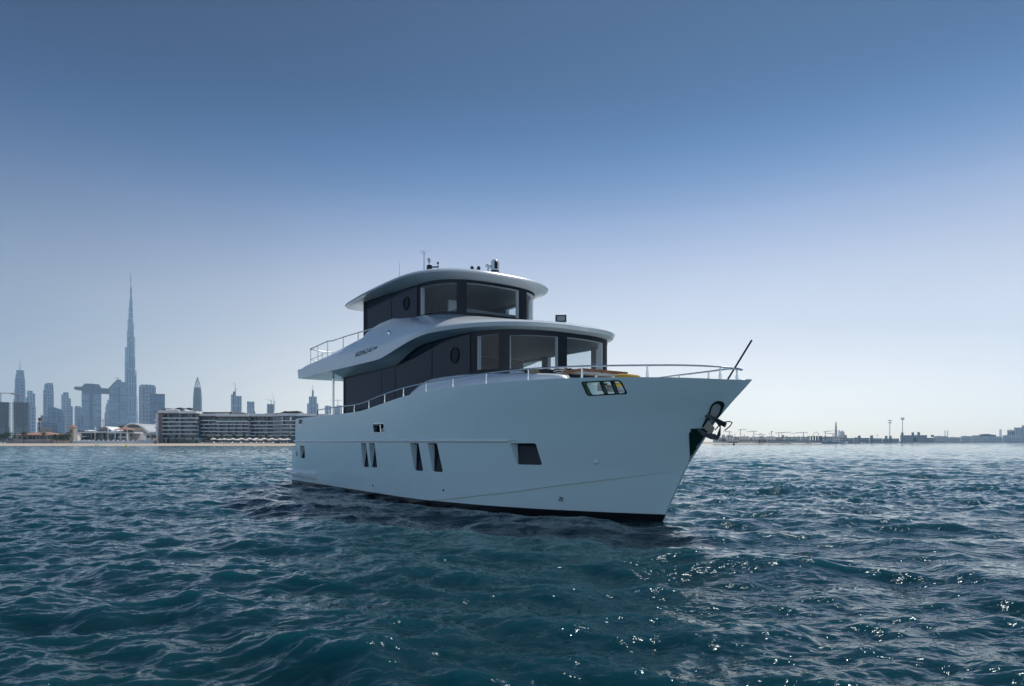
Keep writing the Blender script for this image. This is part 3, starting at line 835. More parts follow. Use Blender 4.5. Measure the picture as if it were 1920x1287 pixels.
def slight(m):
    m.lathe([(.17, -.1), (.17, .03), (.10, .08), (.07, .12), (.07, .24)], (13.35, .36, 4.70), 16, 0)
    fwd = Vector((.80, -.6, 0)).normalized(); sd = Vector((.6, .80, 0))
    c = Vector((13.35, .36, 4.98))
    def bx(l0, l1, w, h, mm):
        P = []
        for l in (l0, l1):
            P.append([tuple(c + fwd * l + sd * (w * a) + Vector((0, 0, h * b))) for a, b in ((-1, -1), (1, -1), (1, 1), (-1, 1))])
        m.loft(P, True, mm, True, True)
    bx(-.14, .12, .15, .10, 0); bx(.12, .135, .14, .09, 1); bx(.135, .142, .105, .062, 2)
gear('searchlight', [M_WHITE, M_RUBBER, mat('lamp_lens', (.20, .21, .22), .25, metal=.5)], slight, 30)

# upper-deck guard rail
def steel_tube(m, pts, r=.02): m.tube(pts, r, 8)
ur = MB(); yr = 2.40; Zr = 5.39
steel_tube(ur, [(7.35, -2.2, 5.385), (6.9, -2.25, 5.385), (4.7, -2.38, Zr), (3.75, -2.40, 5.385), (3.2, -2.4, 5.44), (1.1, -2.36, 5.40), (1.02, -2.28, 5.40), (.72, -1.75, 5.40), (.72, 1.75, 5.40), (1.02, 2.28, 5.4), (1.1, 2.36, 5.4), (3.2, 2.4, 5.44), (3.75, 2.4, 5.385), (6.9, 2.25, 5.385)], .022)
for s_ in (-1, 1):
    for x, y, z in ((1.06, 2.33, 4.72), (2.12, 2.4, 4.78), (3.22, 2.41, 4.87), (4.72, 2.38, 4.97), (5.91, 2.31, 5.08)):
        steel_tube(ur, [(x, s_ * y, z - .05), (x, s_ * y, Zr + (.02 if x < 3.5 else 0))], .02)
    steel_tube(ur, [(1.08, s_ * 2.34, 4.98), (3.2, s_ * 2.4, 5.02)], .013)
    steel_tube(ur, [(.72, s_ * 1.75, 4.58), (.72, s_ * 1.75, 5.40)], .02)
steel_tube(ur, [(1.06, -2.33, 4.98), (.72, -1.75, 4.98), (.72, 1.75, 4.98), (1.06, 2.33, 4.98)], .013)
ur.build('upper_guard_rail', M_STEEL, yacht, smooth=60)

# bulwark rail round the foredeck
RAIL = [(3.05, 2.88), (4.73, 2.91), (6.4, 2.90), (7.21, 2.92), (8.0, 3.0), (8.44, 3.06), (9.2, 3.13), (10.2, 3.21), (11.44, 3.27), (12.6, 3.30), (13.81, 3.33), (15.04, 3.345), (16.34, 3.31), (17.64, 3.24), (18.37, 3.20), (18.88, 3.14), (19.16, 3.07)]
def rail_pt(x, s_): 
    zs = sheer_z(x); y = max(hb(x, zs) - .075, 0)
    return (x, s_ * y, smooth_keys(RAIL, x, .3) if x < 18.7 else ip(x, RAIL))
rl = MB()
xs_r = list(np.linspace(3.05, 18.7, 110)) + [18.85, 18.95]
line = [(2.98, -2.72, 2.66)] + [rail_pt(x, -1) for x in xs_r] + [(19.1, -.07, 3.085), (19.12, 0, 3.08), (19.1, .07, 3.085)] + [rail_pt(x, 1) for x in reversed(xs_r)] + [(2.98, 2.72, 2.66)]
rl.tube(line, .019, 8)
rail = rl.build('bow_rail', M_STEEL, yacht, smooth=60)
for s_ in (-1, 1):
    for x in (4.27, 5.4, 6.6, 7.8, 8.98, 10.2, 11.42, 12.6, 13.8, 15.04, 16.34, 17.64, 18.85):
        m = MB(); p = rail_pt(x, s_); zb_ = sheer_z(x)
        m.tube([(p[0], p[1], zb_ - .01), (p[0], p[1], zb_ + .1), (p[0], p[1], zb_ + .105), (p[0], p[1], p[2])], [.026, .026, .017, .017], 8)
        m.build('stanchion', M_STEEL, rail, smooth=50)

js = MB(); js.tube([(18.78, 0, 2.85), (19.36, 0, 3.615)], .018, 8); js.build('jack_staff', M_RUBBER, yacht, smooth=60)

# white coamings beside the deckhouse, running out to the foredeck lounge
CO = [(9.35, 2.95), (9.7, 3.10), (10.1, 3.27), (10.5, 3.38), (10.9, 3.435), (11.6, 3.44), (12.5, 3.42), (13.3, 3.385), (14.4, 3.31), (15.1, 3.26), (15.5, 3.22), (15.72, 3.14), (15.8, 3.02)]
co = MB()
for s_ in (-1, 1):
    rows = []
    for x in list(np.linspace(9.35, 15.5, 50)) + [15.6, 15.68, 15.74, 15.78, 15.8]:
        zt_ = smooth_keys(CO, x, .15); yo = min(2.32, hb(x, 3.0) - .30); yi = yo - (.20 if x < 14.35 else .62) * (1 if x < 15.4 else max(.1, 1 - (x - 15.4) / .5))
        rows.append([(x, s_ * (yo + .02), 2.1), (x, s_ * yo, zt_ - .12), (x, s_ * (yo - .03), zt_ - .04), (x, s_ * (yo - .10), zt_), (x, s_ * (yi + .08), zt_), (x, s_ * yi, zt_ - .08), (x, s_ * yi, 2.1)])
    co.loft(rows, False, 0, True, True)
co.box(14.55, 15.0, -1.1, 1.1, 2.15, 2.95, 0)
co.box(17.3, 17.75, -.45, .45, 2.2, 2.75, 0)
co.build('coachroof', M_WHITE, yacht, smooth=40)

# anchor, its pocket and the stem plate
pl_ = MB()
for s_ in (-1, 1):
    rows = []
    for z in np.linspace(1.30, 1.97, 14):
        xl = 17.93 + .16 * (z - 1.30) / .67 - (.0 if 1.36 < z < 1.9 else -.03); xr = stem_x(z) - .004
        rows.append([(x, s_ * (max(hb(x, z), .018) + .012), z) for x in np.linspace(min(xl, xr - .02), xr, 8)])
    pl_.loft(rows)
pl_.build('stem_plate', M_GREENREFL, hull, smooth=50)
pk = MB()
SL = [(18.30, 1.98), (18.42, 1.98), (18.70, 2.27), (18.80, 2.42), (18.79, 2.49), (18.71, 2.50), (18.60, 2.43), (18.48, 2.24)]
SLr = rounded(SL, .06, 3)
cx_, cz_ = 18.57, 2.24
inn = [(cx_ + (x - cx_) * .72, cz_ + (z - cz_) * .80) for x, z in SLr]
pk.loft([[skin(x, z, .0) for x, z in SLr], [skin(x, z, .03) for x, z in SLr], [skin(x, z, .03) for x, z in inn], [skin(x, z, -.004 + .01) for x, z in inn]], True, 0)
pk.poly([skin(x, z, .012) for x, z in inn], 1)
pk.build('anchor_pocket', [M_GREENREFL, M_GREY], hull, smooth=30)
anchor = MB()
def plate(m, pts, nrm, th, mm=0):
    n_ = Vector(nrm).normalized() * th * .5
    m.loft([[tuple(Vector(p) - n_) for p in pts], [tuple(Vector(p) + n_) for p in pts]], True, mm, True, True)
NA = (.30, -.95, 0)
anchor.tube([(18.56, -.27, 2.20), (18.63, -.30, 2.16)], .05, 10)
plate(anchor, [(18.52, -.30, 2.21), (18.62, -.30, 2.24), (19.02, -.30, 2.06), (18.98, -.30, 1.98), (18.80, -.30, 2.07)], NA, .07)
anc = anchor.build('anchor', mat('anchor_steel', (0.05, 0.055, 0.06), 0.38, metal=.4), yacht, smooth=30)
M_ANC = anc.data.materials[0]
fl = MB(); plate(fl, [(18.72, -.33, 2.17), (18.98, -.42, 2.05), (18.96, -.40, 1.82), (18.86, -.36, 1.755), (18.80, -.30, 1.82), (18.90, -.34, 1.98)], (.4, -.9, -.1), .03); fl.build('fluke', M_ANC, anc)
fl = MB(); plate(fl, [(18.37, -.30, 1.97), (18.44, -.31, 1.95), (18.60, -.31, 1.865), (18.78, -.32, 1.85), (18.90, -.36, 1.80), (18.86, -.36, 1.745), (18.70, -.36, 1.755), (18.50, -.34, 1.82), (18.37, -.31, 1.92)], (.1, -.95, .3), .04); fl.build('fluke', M_ANC, anc)
fl = MB(); plate(fl, [(18.46, -.27, 1.98), (18.58, -.27, 2.12), (18.74, -.28, 1.97), (18.66, -.28, 1.83)], (.5, -.85, .2), .02); fl.build('shank_plate', mat('gold_reflection_steel', (.30, .28, .22), .35, metal=.6, bump=.6, bscale=30), anc)  # golden reflection of the water put into the plate's colour
rb = MB(); rb.tube([(18.78, -.32, 1.93), (18.90, -.40, 1.99), (19.05, -.42, 2.075), (19.14, -.38, 2.085), (19.165, -.33, 2.065), (19.10, -.30, 2.00), (18.98, -.30, 1.92)], .011, 7); rb.build('roll_bar', M_ANC, anc, smooth=60)

# things lying on the foredeck
def on_boat(name, label, cat, at, group=None):
    o = thing(name, label, cat, tuple(BM @ Vector(at)), B_ROT, group); return o
tbl = on_boat('deck_table', 'low white table with a teak rim on the foredeck', 'table', (15.55, -.42, 2.2))
m = MB(); m.box(-.30, .30, -.68, .68, 1.085, 1.115); m.build('table_top', M_WHITE, tbl)
m = MB()
for q in ((-.33, -.30, -.71, .71), (.30, .33, -.71, .71), (-.30, .30, -.71, -.68), (-.30, .30, .68, .71)): m.box(*q, 1.07, 1.14)
m.build('rim', M_TEAK, tbl)
m = MB(); m.tube([(0, 0, 0), (0, 0, 1.085)], .045, 12); m.lathe([(.2, 0), (.2, .02), (.05, .05)], (0, 0, 0), 16); m.build('leg', M_STEEL, tbl, smooth=50)

def stripes_mat():
    m = mat('striped_fabric', (.02, .02, .03), 0.9)
    nt = m.node_tree; N, L = nt.nodes, nt.links; b = N['Principled BSDF']
    tc = N.new('ShaderNodeTexCoord'); w = N.new('ShaderNodeTexWave'); w.bands_direction = 'Z'; w.inputs['Scale'].default_value = 5.2; w.inputs['Distortion'].default_value = 1.2; w.inputs['Detail Scale'].default_value = 9
    L.new(tc.outputs['Object'], w.inputs['Vector'])
    g = N.new('ShaderNodeMath'); g.operation = 'GREATER_THAN'; g.inputs[1].default_value = .5; L.new(w.outputs['Fac'], g.inputs[0])
    mx = N.new('ShaderNodeMix'); mx.data_type = 'RGBA'; mx.inputs['A'].default_value = (.015, .018, .03, 1); mx.inputs['B'].default_value = (.62, .6, .56, 1)
    L.new(g.outputs[0], mx.inputs['Factor']); L.new(mx.outputs['Result'], b.inputs['Base Color'])
    return m
def pillow(m, c, sx, sy, sz, n=10):
    rows = []
    for k in range(n + 1):
        v = -1 + 2 * k / n; rowp = []
        for j in range(16):
            a = 2 * math.pi * j / 16
            ca, sa = math.cos(a), math.sin(a)
            q = 2 / 3.2
            r_ = max(0.0, 1 - abs(v) ** 2.6) ** (1 / 2.6)
            rowp.append((c[0] + sx * math.copysign(abs(ca) ** q, ca) * (r_ * .9 + .1 * (r_ > 0)), c[1] + sy * math.copysign(abs(sa) ** q, sa) * (r_ * .9 + .1 * (r_ > 0)), c[2] + sz * v))
        rows.append(rowp)
    m.loft(rows, True, 0, True, True)
M_STRIPE = stripes_mat()
M_YEL = mat('ochre_fabric', (.50, .30, .04), .9, bump=.4, bscale=40)
M_TAN = mat('tan_fabric', (.42, .32, .17), .9, bump=.3, bscale=60)
def cushion(name, label, at, size, mtl, tilt=(0, 0, 0), group=None):
    o = on_boat(name, label, 'cushion', at, group)
    m = MB(); pillow(m, (0, 0, 0), *size); c = m.build(name + '_cover', mtl, o, smooth=60)
    c.rotation_euler = tilt
cushion('striped_cushion', 'black and white zigzag striped cushion standing upright behind the teak-rimmed table', (14.98, -1.0, 3.31), (.10, .26, .15), M_STRIPE, (0, R(-12), R(20)))
cushion('striped_cushion', 'black and white zigzag striped cushion lying below the upright one beside the deck table', (15.25, -1.05, 3.10), (.22, .26, .09), M_STRIPE, (0, R(-6), R(10)))
cushion('yellow_cushion', 'ochre yellow cushion at the bow end of the deck table', (16.28, -.12, 3.15), (.22, .30, .09), M_YEL, (0, R(5), 0))
cushion('yellow_cushion', 'ochre yellow cushion low down, seen through the bow opening', (16.0, -.02, 3.03), (.18, .24, .06), M_YEL, (0, 0, 0))
cushion('tan_cushion', 'small tan cushion leaning at the end of the white coaming', (14.3, -1.25, 3.36), (.10, .17, .13), M_TAN, (R(10), R(-20), R(30)))
cushion('white_cushion', 'small white cushion lying beside the tan one on the coaming', (14.0, -1.55, 3.36), (.17, .17, .07), mat('white_fabric', (.7, .7, .7), .9), (0, 0, R(15)))
hs = on_boat('helm_seat', 'white helm seat standing inside the wheelhouse', 'seat', (9.9, -.7, 5.0))
m = MB(); m.box(-.25, .25, -.27, .27, .45, .6); m.build('seat', M_WHITE, hs)
m = MB(); m.box(-.3, -.2, -.25, .25, .55, 1.0); m.build('backrest', M_WHITE, hs)
m = MB(); m.tube([(0, 0, 0), (0, 0, .45)], .05); m.build('leg', M_STEEL, hs)

# ------------------------------------------------------------------ far skyline on the left
F_GLASS = facade('tower_glass', (0.36, 0.39, 0.43), (0.09, 0.13, 0.18), 14.0, 9.0, .3, .3)
F_PALE = facade('tower_pale', (0.47, 0.49, 0.52), (0.13, 0.17, 0.22), 11.0, 11.0, .35, .5)
F_VERT = facade('tower_ribbed', (0.40, 0.43, 0.48), (0.07, 0.11, 0.16), 70.0, 10.0, .08, .45)
F_BLUE = facade('tower_blue_glass', (0.18, 0.24, 0.33), (0.07, 0.12, 0.20), 12.0, 14.0, .15, .15)
F_CONC = facade('raw_concrete_frame', (0.22, 0.20, 0.19), (0.035, 0.035, 0.04), 3.6, 4.6, .42, .42, .9, .9)
F_KHAL = facade('silver_tower', (0.42, 0.47, 0.54), (0.13, 0.18, 0.25), 30.0, 9.0, .15, .4)
M_CONC = mat('concrete', (0.27, 0.26, 0.25), .9, var=.2, vscale=.1)
M_MAST = mat('mast_grey', (0.25, 0.26, 0.28), .6)
M_CRANE = mat('crane_steel', (0.28, 0.24, 0.20), .6)

class Bld:
    """one building: pieces given by their edges in the picture and the distance at which the building stands"""
    def __init__(b, name, label, cat, px, d, group=None):
        b.d = d; b.o = (atx(px, d), d, 1.0)
        b.beta = math.atan2(b.o[0], d) if d >= 600 else 0.0        # far buildings face the water squarely
        b.t = thing(name, label, cat, b.o, -b.beta, group)
    def blk(b, m, x0, x1, ytop, ybot=832, dep=None, off=0.0, mm=0, bev=0.0):
        X0, X1 = atx(x0, b.d), atx(x1, b.d); dep = dep or (X1 - X0)
        z0 = max(atz(ybot, b.d), .8); z1 = atz(ytop, b.d)
        y0 = b.d + off
        if bev:
            q = bev * (X1 - X0)
            m.prism([(X0 + q, y0), (X1 - q, y0), (X1, y0 + q), (X1, y0 + dep - q), (X1 - q, y0 + dep), (X0 + q, y0 + dep), (X0, y0 + dep - q), (X0, y0 + q)], z0, z1, mm)
        else: m.box(X0, X1, y0, y0 + dep, z0, z1, mm)
    def part(b, name, mats, fn, smooth=None):
        m = MB(); fn(m); k = math.cos(b.beta)
        m.v = [(b.o[0] + (x - b.o[0]) * k, y, z) for x, y, z in m.v]
        return m.build(name, mats, b.t, org=b.o, smooth=smooth)

def spire(b, px, y0, y1, r, off=10):
    b.part('spire', M_MAST, lambda m: m.tube([(atx(px, b.d), b.d + off, atz(y1, b.d)), (atx(px, b.d), b.d + off, atz(y0, b.d))], [r, r * .35], 6))
def crane(px, ytop, x0, x1, d, label, yend=None, ybase=832, r=.9, group='tower cranes', m_=None, yj=None):
    """tower crane: lattice mast, cab, jib and counter-jib"""
    yj = ytop + 1.2 if yj is None else yj
    o = (atx(px, d), d, max(atz(ybase, d), 1.0)); t = thing('tower_crane', label, 'crane', o, 0, group)
    zt_, zj = atz(ytop, d), atz(yj, d); X = o[0]
    m = MB()
    for sx in (-1, 1):
        for sy in (-1, 1): m.tube([(X + sx * r, d + sy * r, o[2]), (X + sx * r, d + sy * r, zj)], r * .28, 4)
    n = max(3, int((zj - o[2]) / (r * 4)))
    for k in range(n):
        za, zb_ = lerp(o[2], zj, k / n), lerp(o[2], zj, (k + 1) / n); s_ = 1 if k % 2 else -1
        m.tube([(X - s_ * r, d - r, za), (X + s_ * r, d - r, zb_)], r * .2, 4)
    m.build('mast', m_ or M_CRANE, t, org=o)
    j = MB()
    ze0 = atz(yend if yend is not None else yj, d)
    far_, near_ = (x0, x1) if abs(x0 - px) > abs(x1 - px) else (x1, x0)
    Xf, Xn = atx(far_, d), atx(near_, d)
    j.tube([(X, d - r, zj), (Xf, d - r, ze0)], r * .5, 4); j.tube([(X, d - r, zj + r * 1.2), (Xf, d - r, ze0 + r * .5)], r * .3, 4)
    j.tube([(X, d - r, zt_), (lerp(X, Xf, .6), d - r, lerp(zj, ze0, .6) + r)], r * .18, 4)
    j.build('jib', m_ or M_CRANE, t, org=o)
    c = MB(); c.tube([(X, d, zj), (Xn, d, zj)], r * .5, 4); c.box(min(Xn, lerp(X, Xn, .8)), max(Xn, lerp(X, Xn, .8)), d - r, d + r, zj - 2.4 * r, zj)
    c.tube([(X, d, zj), (X, d, zt_)], r * .4, 4); c.tube([(X, d, zt_), (Xn, d, zj)], r * .18, 4)
    c.build('counter_jib', m_ or M_CRANE, t, org=o)
    k = MB(); k.box(X - r * 1.2, X + r * 1.2, d - 2.6 * r, d - r, zj - 2.2 * r, zj + .2 * r); k.build('cab', M_MAST, t, org=o)
    return t

# unfinished concrete towers at the left edge
def raw_tower(px0, px1, ytop, d, label, seed):
    rg = random.Random(seed)
    b = Bld('unfinished_tower', label, 'building', px0, d, None)
    X0, X1 = atx(px0, d), atx(px1, d); z1 = atz(ytop, d); fh = 3.6; nf = int((z1 - 1) / fh)
    m = MB()
    for k in range(nf + 1):
        e = rg.uniform(0, .9); m.box(X0 - e, X1 + rg.uniform(0, .9), d - 1.2, d + 24, z1 - k * fh - 1.0, z1 - k * fh)
    b.part('floor_slabs', M_CONC, lambda q: (q.v.extend(m.v), q.f.extend(m.f), q.m.extend(m.m)))
    m2 = MB(); nb = max(4, int((X1 - X0) / 4.6))
    for k in range(nb + 1):
        x = lerp(X0 + .4, X1 - .4, k / nb); m2.box(x - .3, x + .3, d - .2, d + .8, 1, z1 - .5)
    b.part('columns', M_CONC, lambda q: (q.v.extend(m2.v), q.f.extend(m2.f), q.m.extend(m2.m)))
    b.part('core', F_CONC, lambda q: q.box(X0 + 3, X1 - 3, d + 5, d + 20, 1, z1 + 1.2))
    g = MB()
    zg = 1 + (z1 - 1) * .42
    for k in range(nb):
        if rg.random() < .75:
            x = lerp(X0 + .9, X1 - .9, k / nb); g.box(x, x + (X1 - X0) / nb * .82, d + .2, d + .6, 1, zg * rg.uniform(.7, 1.05))
    b.part('lower_cladding', facade('new_glazing_%d' % seed, (.26, .27, .29), (.12, .16, .2), 3.6, 2.2, .3, .2), lambda q: (q.v.extend(g.v), q.f.extend(g.f), q.m.extend(g.m)))
raw_tower(-14, 20, 754.5, 1250, 'unfinished dark concrete tower cut off by the left edge of the photo', 1)
raw_tower(23.5, 56.5, 755, 1250, 'broad unfinished dark concrete tower with bare floor slabs, second from the left', 2)
crane(0.8, 736.5, -30, 26, 1230, 'tower crane with long level jib above the unfinished tower at the left edge', ybase=756, r=1.0)
crane(34, 740, 22.5, 38.5, 1235, 'orange crane with a raked jib before the twin-spired tower', yend=738.8, ybase=755, r=.9, m_=mat('crane_orange', (.40, .20, .10), .6), yj=742)

# twin-spired tower
b = Bld('twin_spire_tower', 'tall stepped pale skyscraper topped by two thin parallel spires', 'building', 36.5, 2800)
def f(m):
    for x0, x1, yt, dep in ((25.4, 48, 748.5, 60), (27, 48, 730, 54), (27.7, 47.2, 711.7, 50), (28.8, 46.2, 702.8, 46), (30.5, 45, 694, 40)): b.blk(m, x0, x1, yt, 832, dep, (60 - dep) / 2)
b.part('tower', F_VERT, f)
b.part('bay', F_GLASS, lambda m: (b.blk(m, 36.5, 44, 711, 832, 8, -3), b.blk(m, 36.8, 43.6, 706.5, 711, 8, -2.4)))
b.part('fin', F_PALE, lambda m: (b.blk(m, 28.6, 31, 716, 832, 8, -4), b.blk(m, 45, 47.3, 716, 832, 8, -4)))
spire(b, 36.5, 673.6, 694, 1.1, 20); spire(b, 38.8, 673.6, 694, 1.1, 20)
b = Bld('shouldered_tower', 'pale tower with a curved shoulder right behind the unfinished tower', 'building', 60, 2600)
b.part('tower', F_PALE, lambda m: (b.blk(m, 51, 61.7, 733.8, 832, 40), b.blk(m, 61.7, 66, 738, 832, 36, 3), b.blk(m, 48.6, 51, 745.6, 832, 30, 5), b.blk(m, 51.6, 60.8, 733, 734, 30, 5)))
b.part('annex', F_GLASS, lambda m: b.blk(m, 56.5, 67, 762, 832, 30, -6))
b = Bld('crowned_tower', 'dark slender tower with a stepped crown behind the sail-roofed block', 'building', 91, 2800)
b.part('tower', F_VERT, lambda m: (b.blk(m, 80.9, 100.8, 732, 832, 46), b.blk(m, 83, 100, 721, 733, 40, 3)))
b.part('crown', F_PALE, lambda m: (b.blk(m, 84, 99.4, 719.5, 722, 36, 5), b.blk(m, 86.5, 98.5, 718, 720, 30, 8)))
b.part('bay', F_GLASS, lambda m: b.blk(m, 86.5, 95, 728, 832, 8, -3))
b = Bld('sail_roofed_block', 'broad blue-grey glass block with a sloping curved roofline', 'building', 105, 2000)
def f(m):
    P = [(86, 832), (88, 790), (90, 768), (92, 761.8), (98, 763), (106, 765.4), (113, 767.6), (117.5, 769.4), (118.8, 775), (120.2, 800), (120.6, 832)]
    m.xz([(atx(x, b.d), max(atz(y, b.d), .8)) for x, y in P], b.d, b.d + 60)
b.part('hall', F_BLUE, f)
b.part('roof_fin', F_GLASS, lambda m: m.xz([(atx(x, b.d), atz(y, b.d)) for x, y in ((91.6, 762.4), (92, 761), (117.6, 768.8), (118, 770))], b.d - 2, b.d + 62))
b = Bld('low_office_block', 'low grey office block with a rooftop aerial left of the sail-roofed block', 'building', 80, 1700)
b.part('block', F_GLASS, lambda m: (b.blk(m, 76.5, 87, 779, 832, 30), b.blk(m, 70, 78, 792, 832, 30, -4)))
spire(b, 76.6, 774.5, 779, .5, 3)
b = Bld('long_low_block', 'long low hazy blue-grey block with a pale roof edge above the orange-roofed villa', 'building', 95, 1200)
b.part('block', F_BLUE, lambda m: b.blk(m, 78, 108.5, 792.5, 832, 40))
b.part('roof_edge', M_GREY, lambda m: b.blk(m, 86, 107.5, 796, 796.8, 6, -2))
b = Bld('domed_beige_block', 'low rounded beige block behind the villa roof', 'building', 86, 640)
b.part('block', mat('beige_render', (.36, .31, .27), .9, var=.1), lambda m: b.blk(m, 75, 96, 804.5, 832, 14))
b.part('roof', mat('beige_roof', (.40, .36, .31), .9), lambda m: m.xz([(atx(x, b.d), atz(y, b.d)) for x, y in ((77, 804.5), (79, 802.2), (84, 800.9), (89, 801.3), (93, 802.6), (95.5, 804.5))], b.d, b.d + 12))
b = Bld('flat_topped_tower', 'pale rounded tower with a flat cap left of the bridged twin towers', 'building', 122, 2700)
b.part('tower', F_PALE, lambda m: (b.blk(m, 115, 129, 740, 832, 40), b.blk(m, 129, 133, 747, 832, 34, 3)))
b.part('cap', F_GLASS, lambda m: b.blk(m, 118.5, 128.6, 735.6, 740, 28, 5))
b = Bld('slim_grey_tower', 'slim grey tower half hidden behind the flat-capped tower', 'building', 135, 2750)
b.part('tower', F_GLASS, lambda m: (b.blk(m, 132, 136.6, 763, 832, 30), b.blk(m, 133, 135.5, 761.8, 763, 20, 4)))
b = Bld('round_cornered_block', 'pale block with rounded top corners just left of the bridged twin towers', 'building', 145, 2700)
b.part('tower', F_PALE, lambda m: m.xz([(atx(x, b.d), max(atz(y, b.d), .8)) for x, y in ((139.5, 832), (139.5, 765), (141, 762.4), (143, 761.5), (149, 761.8), (152, 763), (154, 766), (155, 832))], b.d, b.d + 40))
b.part('bay', F_GLASS, lambda m: b.blk(m, 142.5, 147, 766, 832, 6, -3))
b = Bld('pointed_glass_sail', 'dark pointed leaf-shaped glass building at the foot of the bridged towers', 'building', 148, 2200)
b.part('sail', F_BLUE, lambda m: m.xz([(atx(x, b.d), max(atz(y, b.d), .8)) for x, y in ((143, 832), (144, 808), (146, 793), (148.6, 780), (151, 772), (152.6, 778), (155, 784), (156, 832))], b.d, b.d + 30))
b.part('spine', F_VERT, lambda m: m.xz([(atx(x, b.d), max(atz(y, b.d), .8)) for x, y in ((150.2, 832), (150.6, 771), (151.4, 771), (152.2, 832))], b.d - 2, b.d))

# bridged twin towers
b = Bld('bridged_twin_towers', 'pair of broad glass towers joined near the top by a long dark sky bridge', 'building', 195, 2400)
F_SKYV = facade('twin_tower_glass', (0.34, 0.39, 0.46), (0.20, 0.28, 0.37), 12.0, 24.0, .18, .1)
F_DARKT = facade('twin_tower_dark', (0.16, 0.16, 0.18), (0.05, 0.06, 0.08), 4.0, 9.0, .5, .1)
def f(m):
    b.blk(m, 153.6, 190, 739.5, 832, 46, 0, 0); b.blk(m, 204.5, 241, 739.7, 832, 46, 0, 0)
    P = [(204.5, 739.7), (204.5, 727.5), (206, 726), (207.5, 724), (209, 722.4), (211, 719.5), (213.5, 717), (216, 714), (218, 712.8), (228.5, 713.5), (229, 716.2), (240.8, 716), (240.8, 739.7)]
    m.xz([(atx(x, b.d), atz(y, b.d)) for x, y in P], b.d + 1, b.d + 45, 0)
b.part('tower', [F_SKYV], f)
b.part('dark_core', F_DARKT, lambda m: (b.blk(m, 168, 174.2, 726, 832, 6, -3), b.blk(m, 153.8, 190, 726, 739.5, 44, 1)))
b.part('crown', F_DARKT, lambda m: (b.blk(m, 155.5, 188, 723.5, 726, 42, 2), b.blk(m, 158, 186.5, 721, 723.5, 36, 5), b.blk(m, 161, 177, 720.4, 721.2, 20, 9), b.blk(m, 219, 228, 710.8, 713.2, 30, 6), b.blk(m, 229, 236, 715, 717, 30, 6)))
b.part('crown_terrace', F_DARKT, lambda m: [b.blk(m, 204.6 + k * 1.9, 208.8 + k * 1.9, 725.6 - k * 1.95, 726.6 - k * 1.95, 47, -.6) for k in range(8)])
b.part('cantilever', F_DARKT, lambda m: m.xz([(atx(x, b.d), atz(y, b.d)) for x, y in ((140, 728), (142, 727), (156, 726.6), (156, 734.2), (148, 733), (140, 731.8))], b.d + 6, b.d + 30))
b.part('sky_bridge', F_DARKT, lambda m: (b.blk(m, 188, 208, 728, 733.4, 26, 5), b.blk(m, 190, 205, 733.4, 738.3, 22, 7)))
b.part('centre_strip', F_VERT, lambda m: (b.blk(m, 219.4, 220.4, 716, 832, 3, -2), b.blk(m, 224, 225, 716, 832, 3, -2), b.blk(m, 220.4, 224, 717, 832, 2, -1)))
b.part('floor_band', F_DARKT, lambda m: b.blk(m, 205, 240.6, 739.2, 740.6, 46, -1))
spire(b, 173.4, 717.8, 721, .6, 15)
crane(221, 709.3, 213, 224, 2380, 'small crane on the stepped top of the right-hand bridged tower', ybase=712, r=.9, yj=709.6)
b = Bld('stepped_tower', 'narrow stepped tower glimpsed between the bridged towers', 'building', 200, 2900)
b.part('tower', F_PALE, lambda m: [b.blk(m, x0, 208, yt, 832, dp, (60 - dp) / 2) for x0, yt, dp in ((195.8, 774.5, 60), (197.6, 762.7, 54), (199, 757, 48), (201, 749.7, 42))])
b.part('annex', F_GLASS, lambda m: b.blk(m, 196, 202, 787, 832, 10, -8))
crane(193.5, 785, 189.5, 197, 1500, 'small crane at the foot of the gap between the bridged towers', ybase=800, r=.8, yj=788.6)
crane(185, 788, 182, 188.6, 1500, 'luffing crane before the left bridged tower', yend=784.5, ybase=806, r=.8, yj=790)

# the supertall spire
b = Bld('supertall_tower', 'supertall silver tower of stepped setbacks tapering to a needle', 'building', 245.2, 3100)
STEP = [(832, 722, 806, 870), (0, 0, 0, 0)]
def zp1(v): return 480 + v * .2951
def tier(m, x0, x1, ya, yb, depth, off, mm=0):
    X0, X1 = atx(x0 * .2951, b.d), atx(x1 * .2951, b.d)
    n = 10; cx, rx, cyy = (X0 + X1) / 2, (X1 - X0) / 2, b.d + 40 + off
    m.loft([[(cx + rx * math.copysign(abs(math.cos(a)) ** .6, math.cos(a)), cyy + depth * math.copysign(abs(math.sin(a)) ** .8, math.sin(a)), max(atz(zp1(v), b.d), .8)) for a in [2 * math.pi * (j + .5) / 20 for j in range(20)]] for v in (yb, ya)], True, mm, True, True)
def f(m):
    for x0, x1, ya, dpt, off in ((829, 834, 150, 5, 0), (826, 839.5, 190, 9, 2), (822, 844, 268, 13, 0), (820, 844, 295, 15, 3), (816.5, 846.5, 318, 16, -3), (816.5, 847.5, 372, 17, 2), (810, 848, 396, 19, 5), (810, 854, 421, 21, -4), (806, 854, 470, 22, 3), (806, 860.5, 510, 24, -5),
                                 (793, 861, 578, 28, 4), (792, 861.5, 660, 30, -6), (792, 870, 722, 33, 5), (790, 871, 800, 36, -6), (786, 877.5, 890, 42, 5), (782, 882, 1010, 48, -6)):
        tier(m, x0, x1, ya, 1192, dpt, off)
b.part('tower', F_KHAL, f, 35)
def f(m):
    for x0, x1, ya in ((812, 826, 590), (834, 846, 480), (846, 858, 640), (800, 812, 720), (858, 868, 760), (826, 838, 420)):
        tier(m, x0, x1, ya, 1192, 6, -44)
b.part('wing', F_VERT, f, 35)
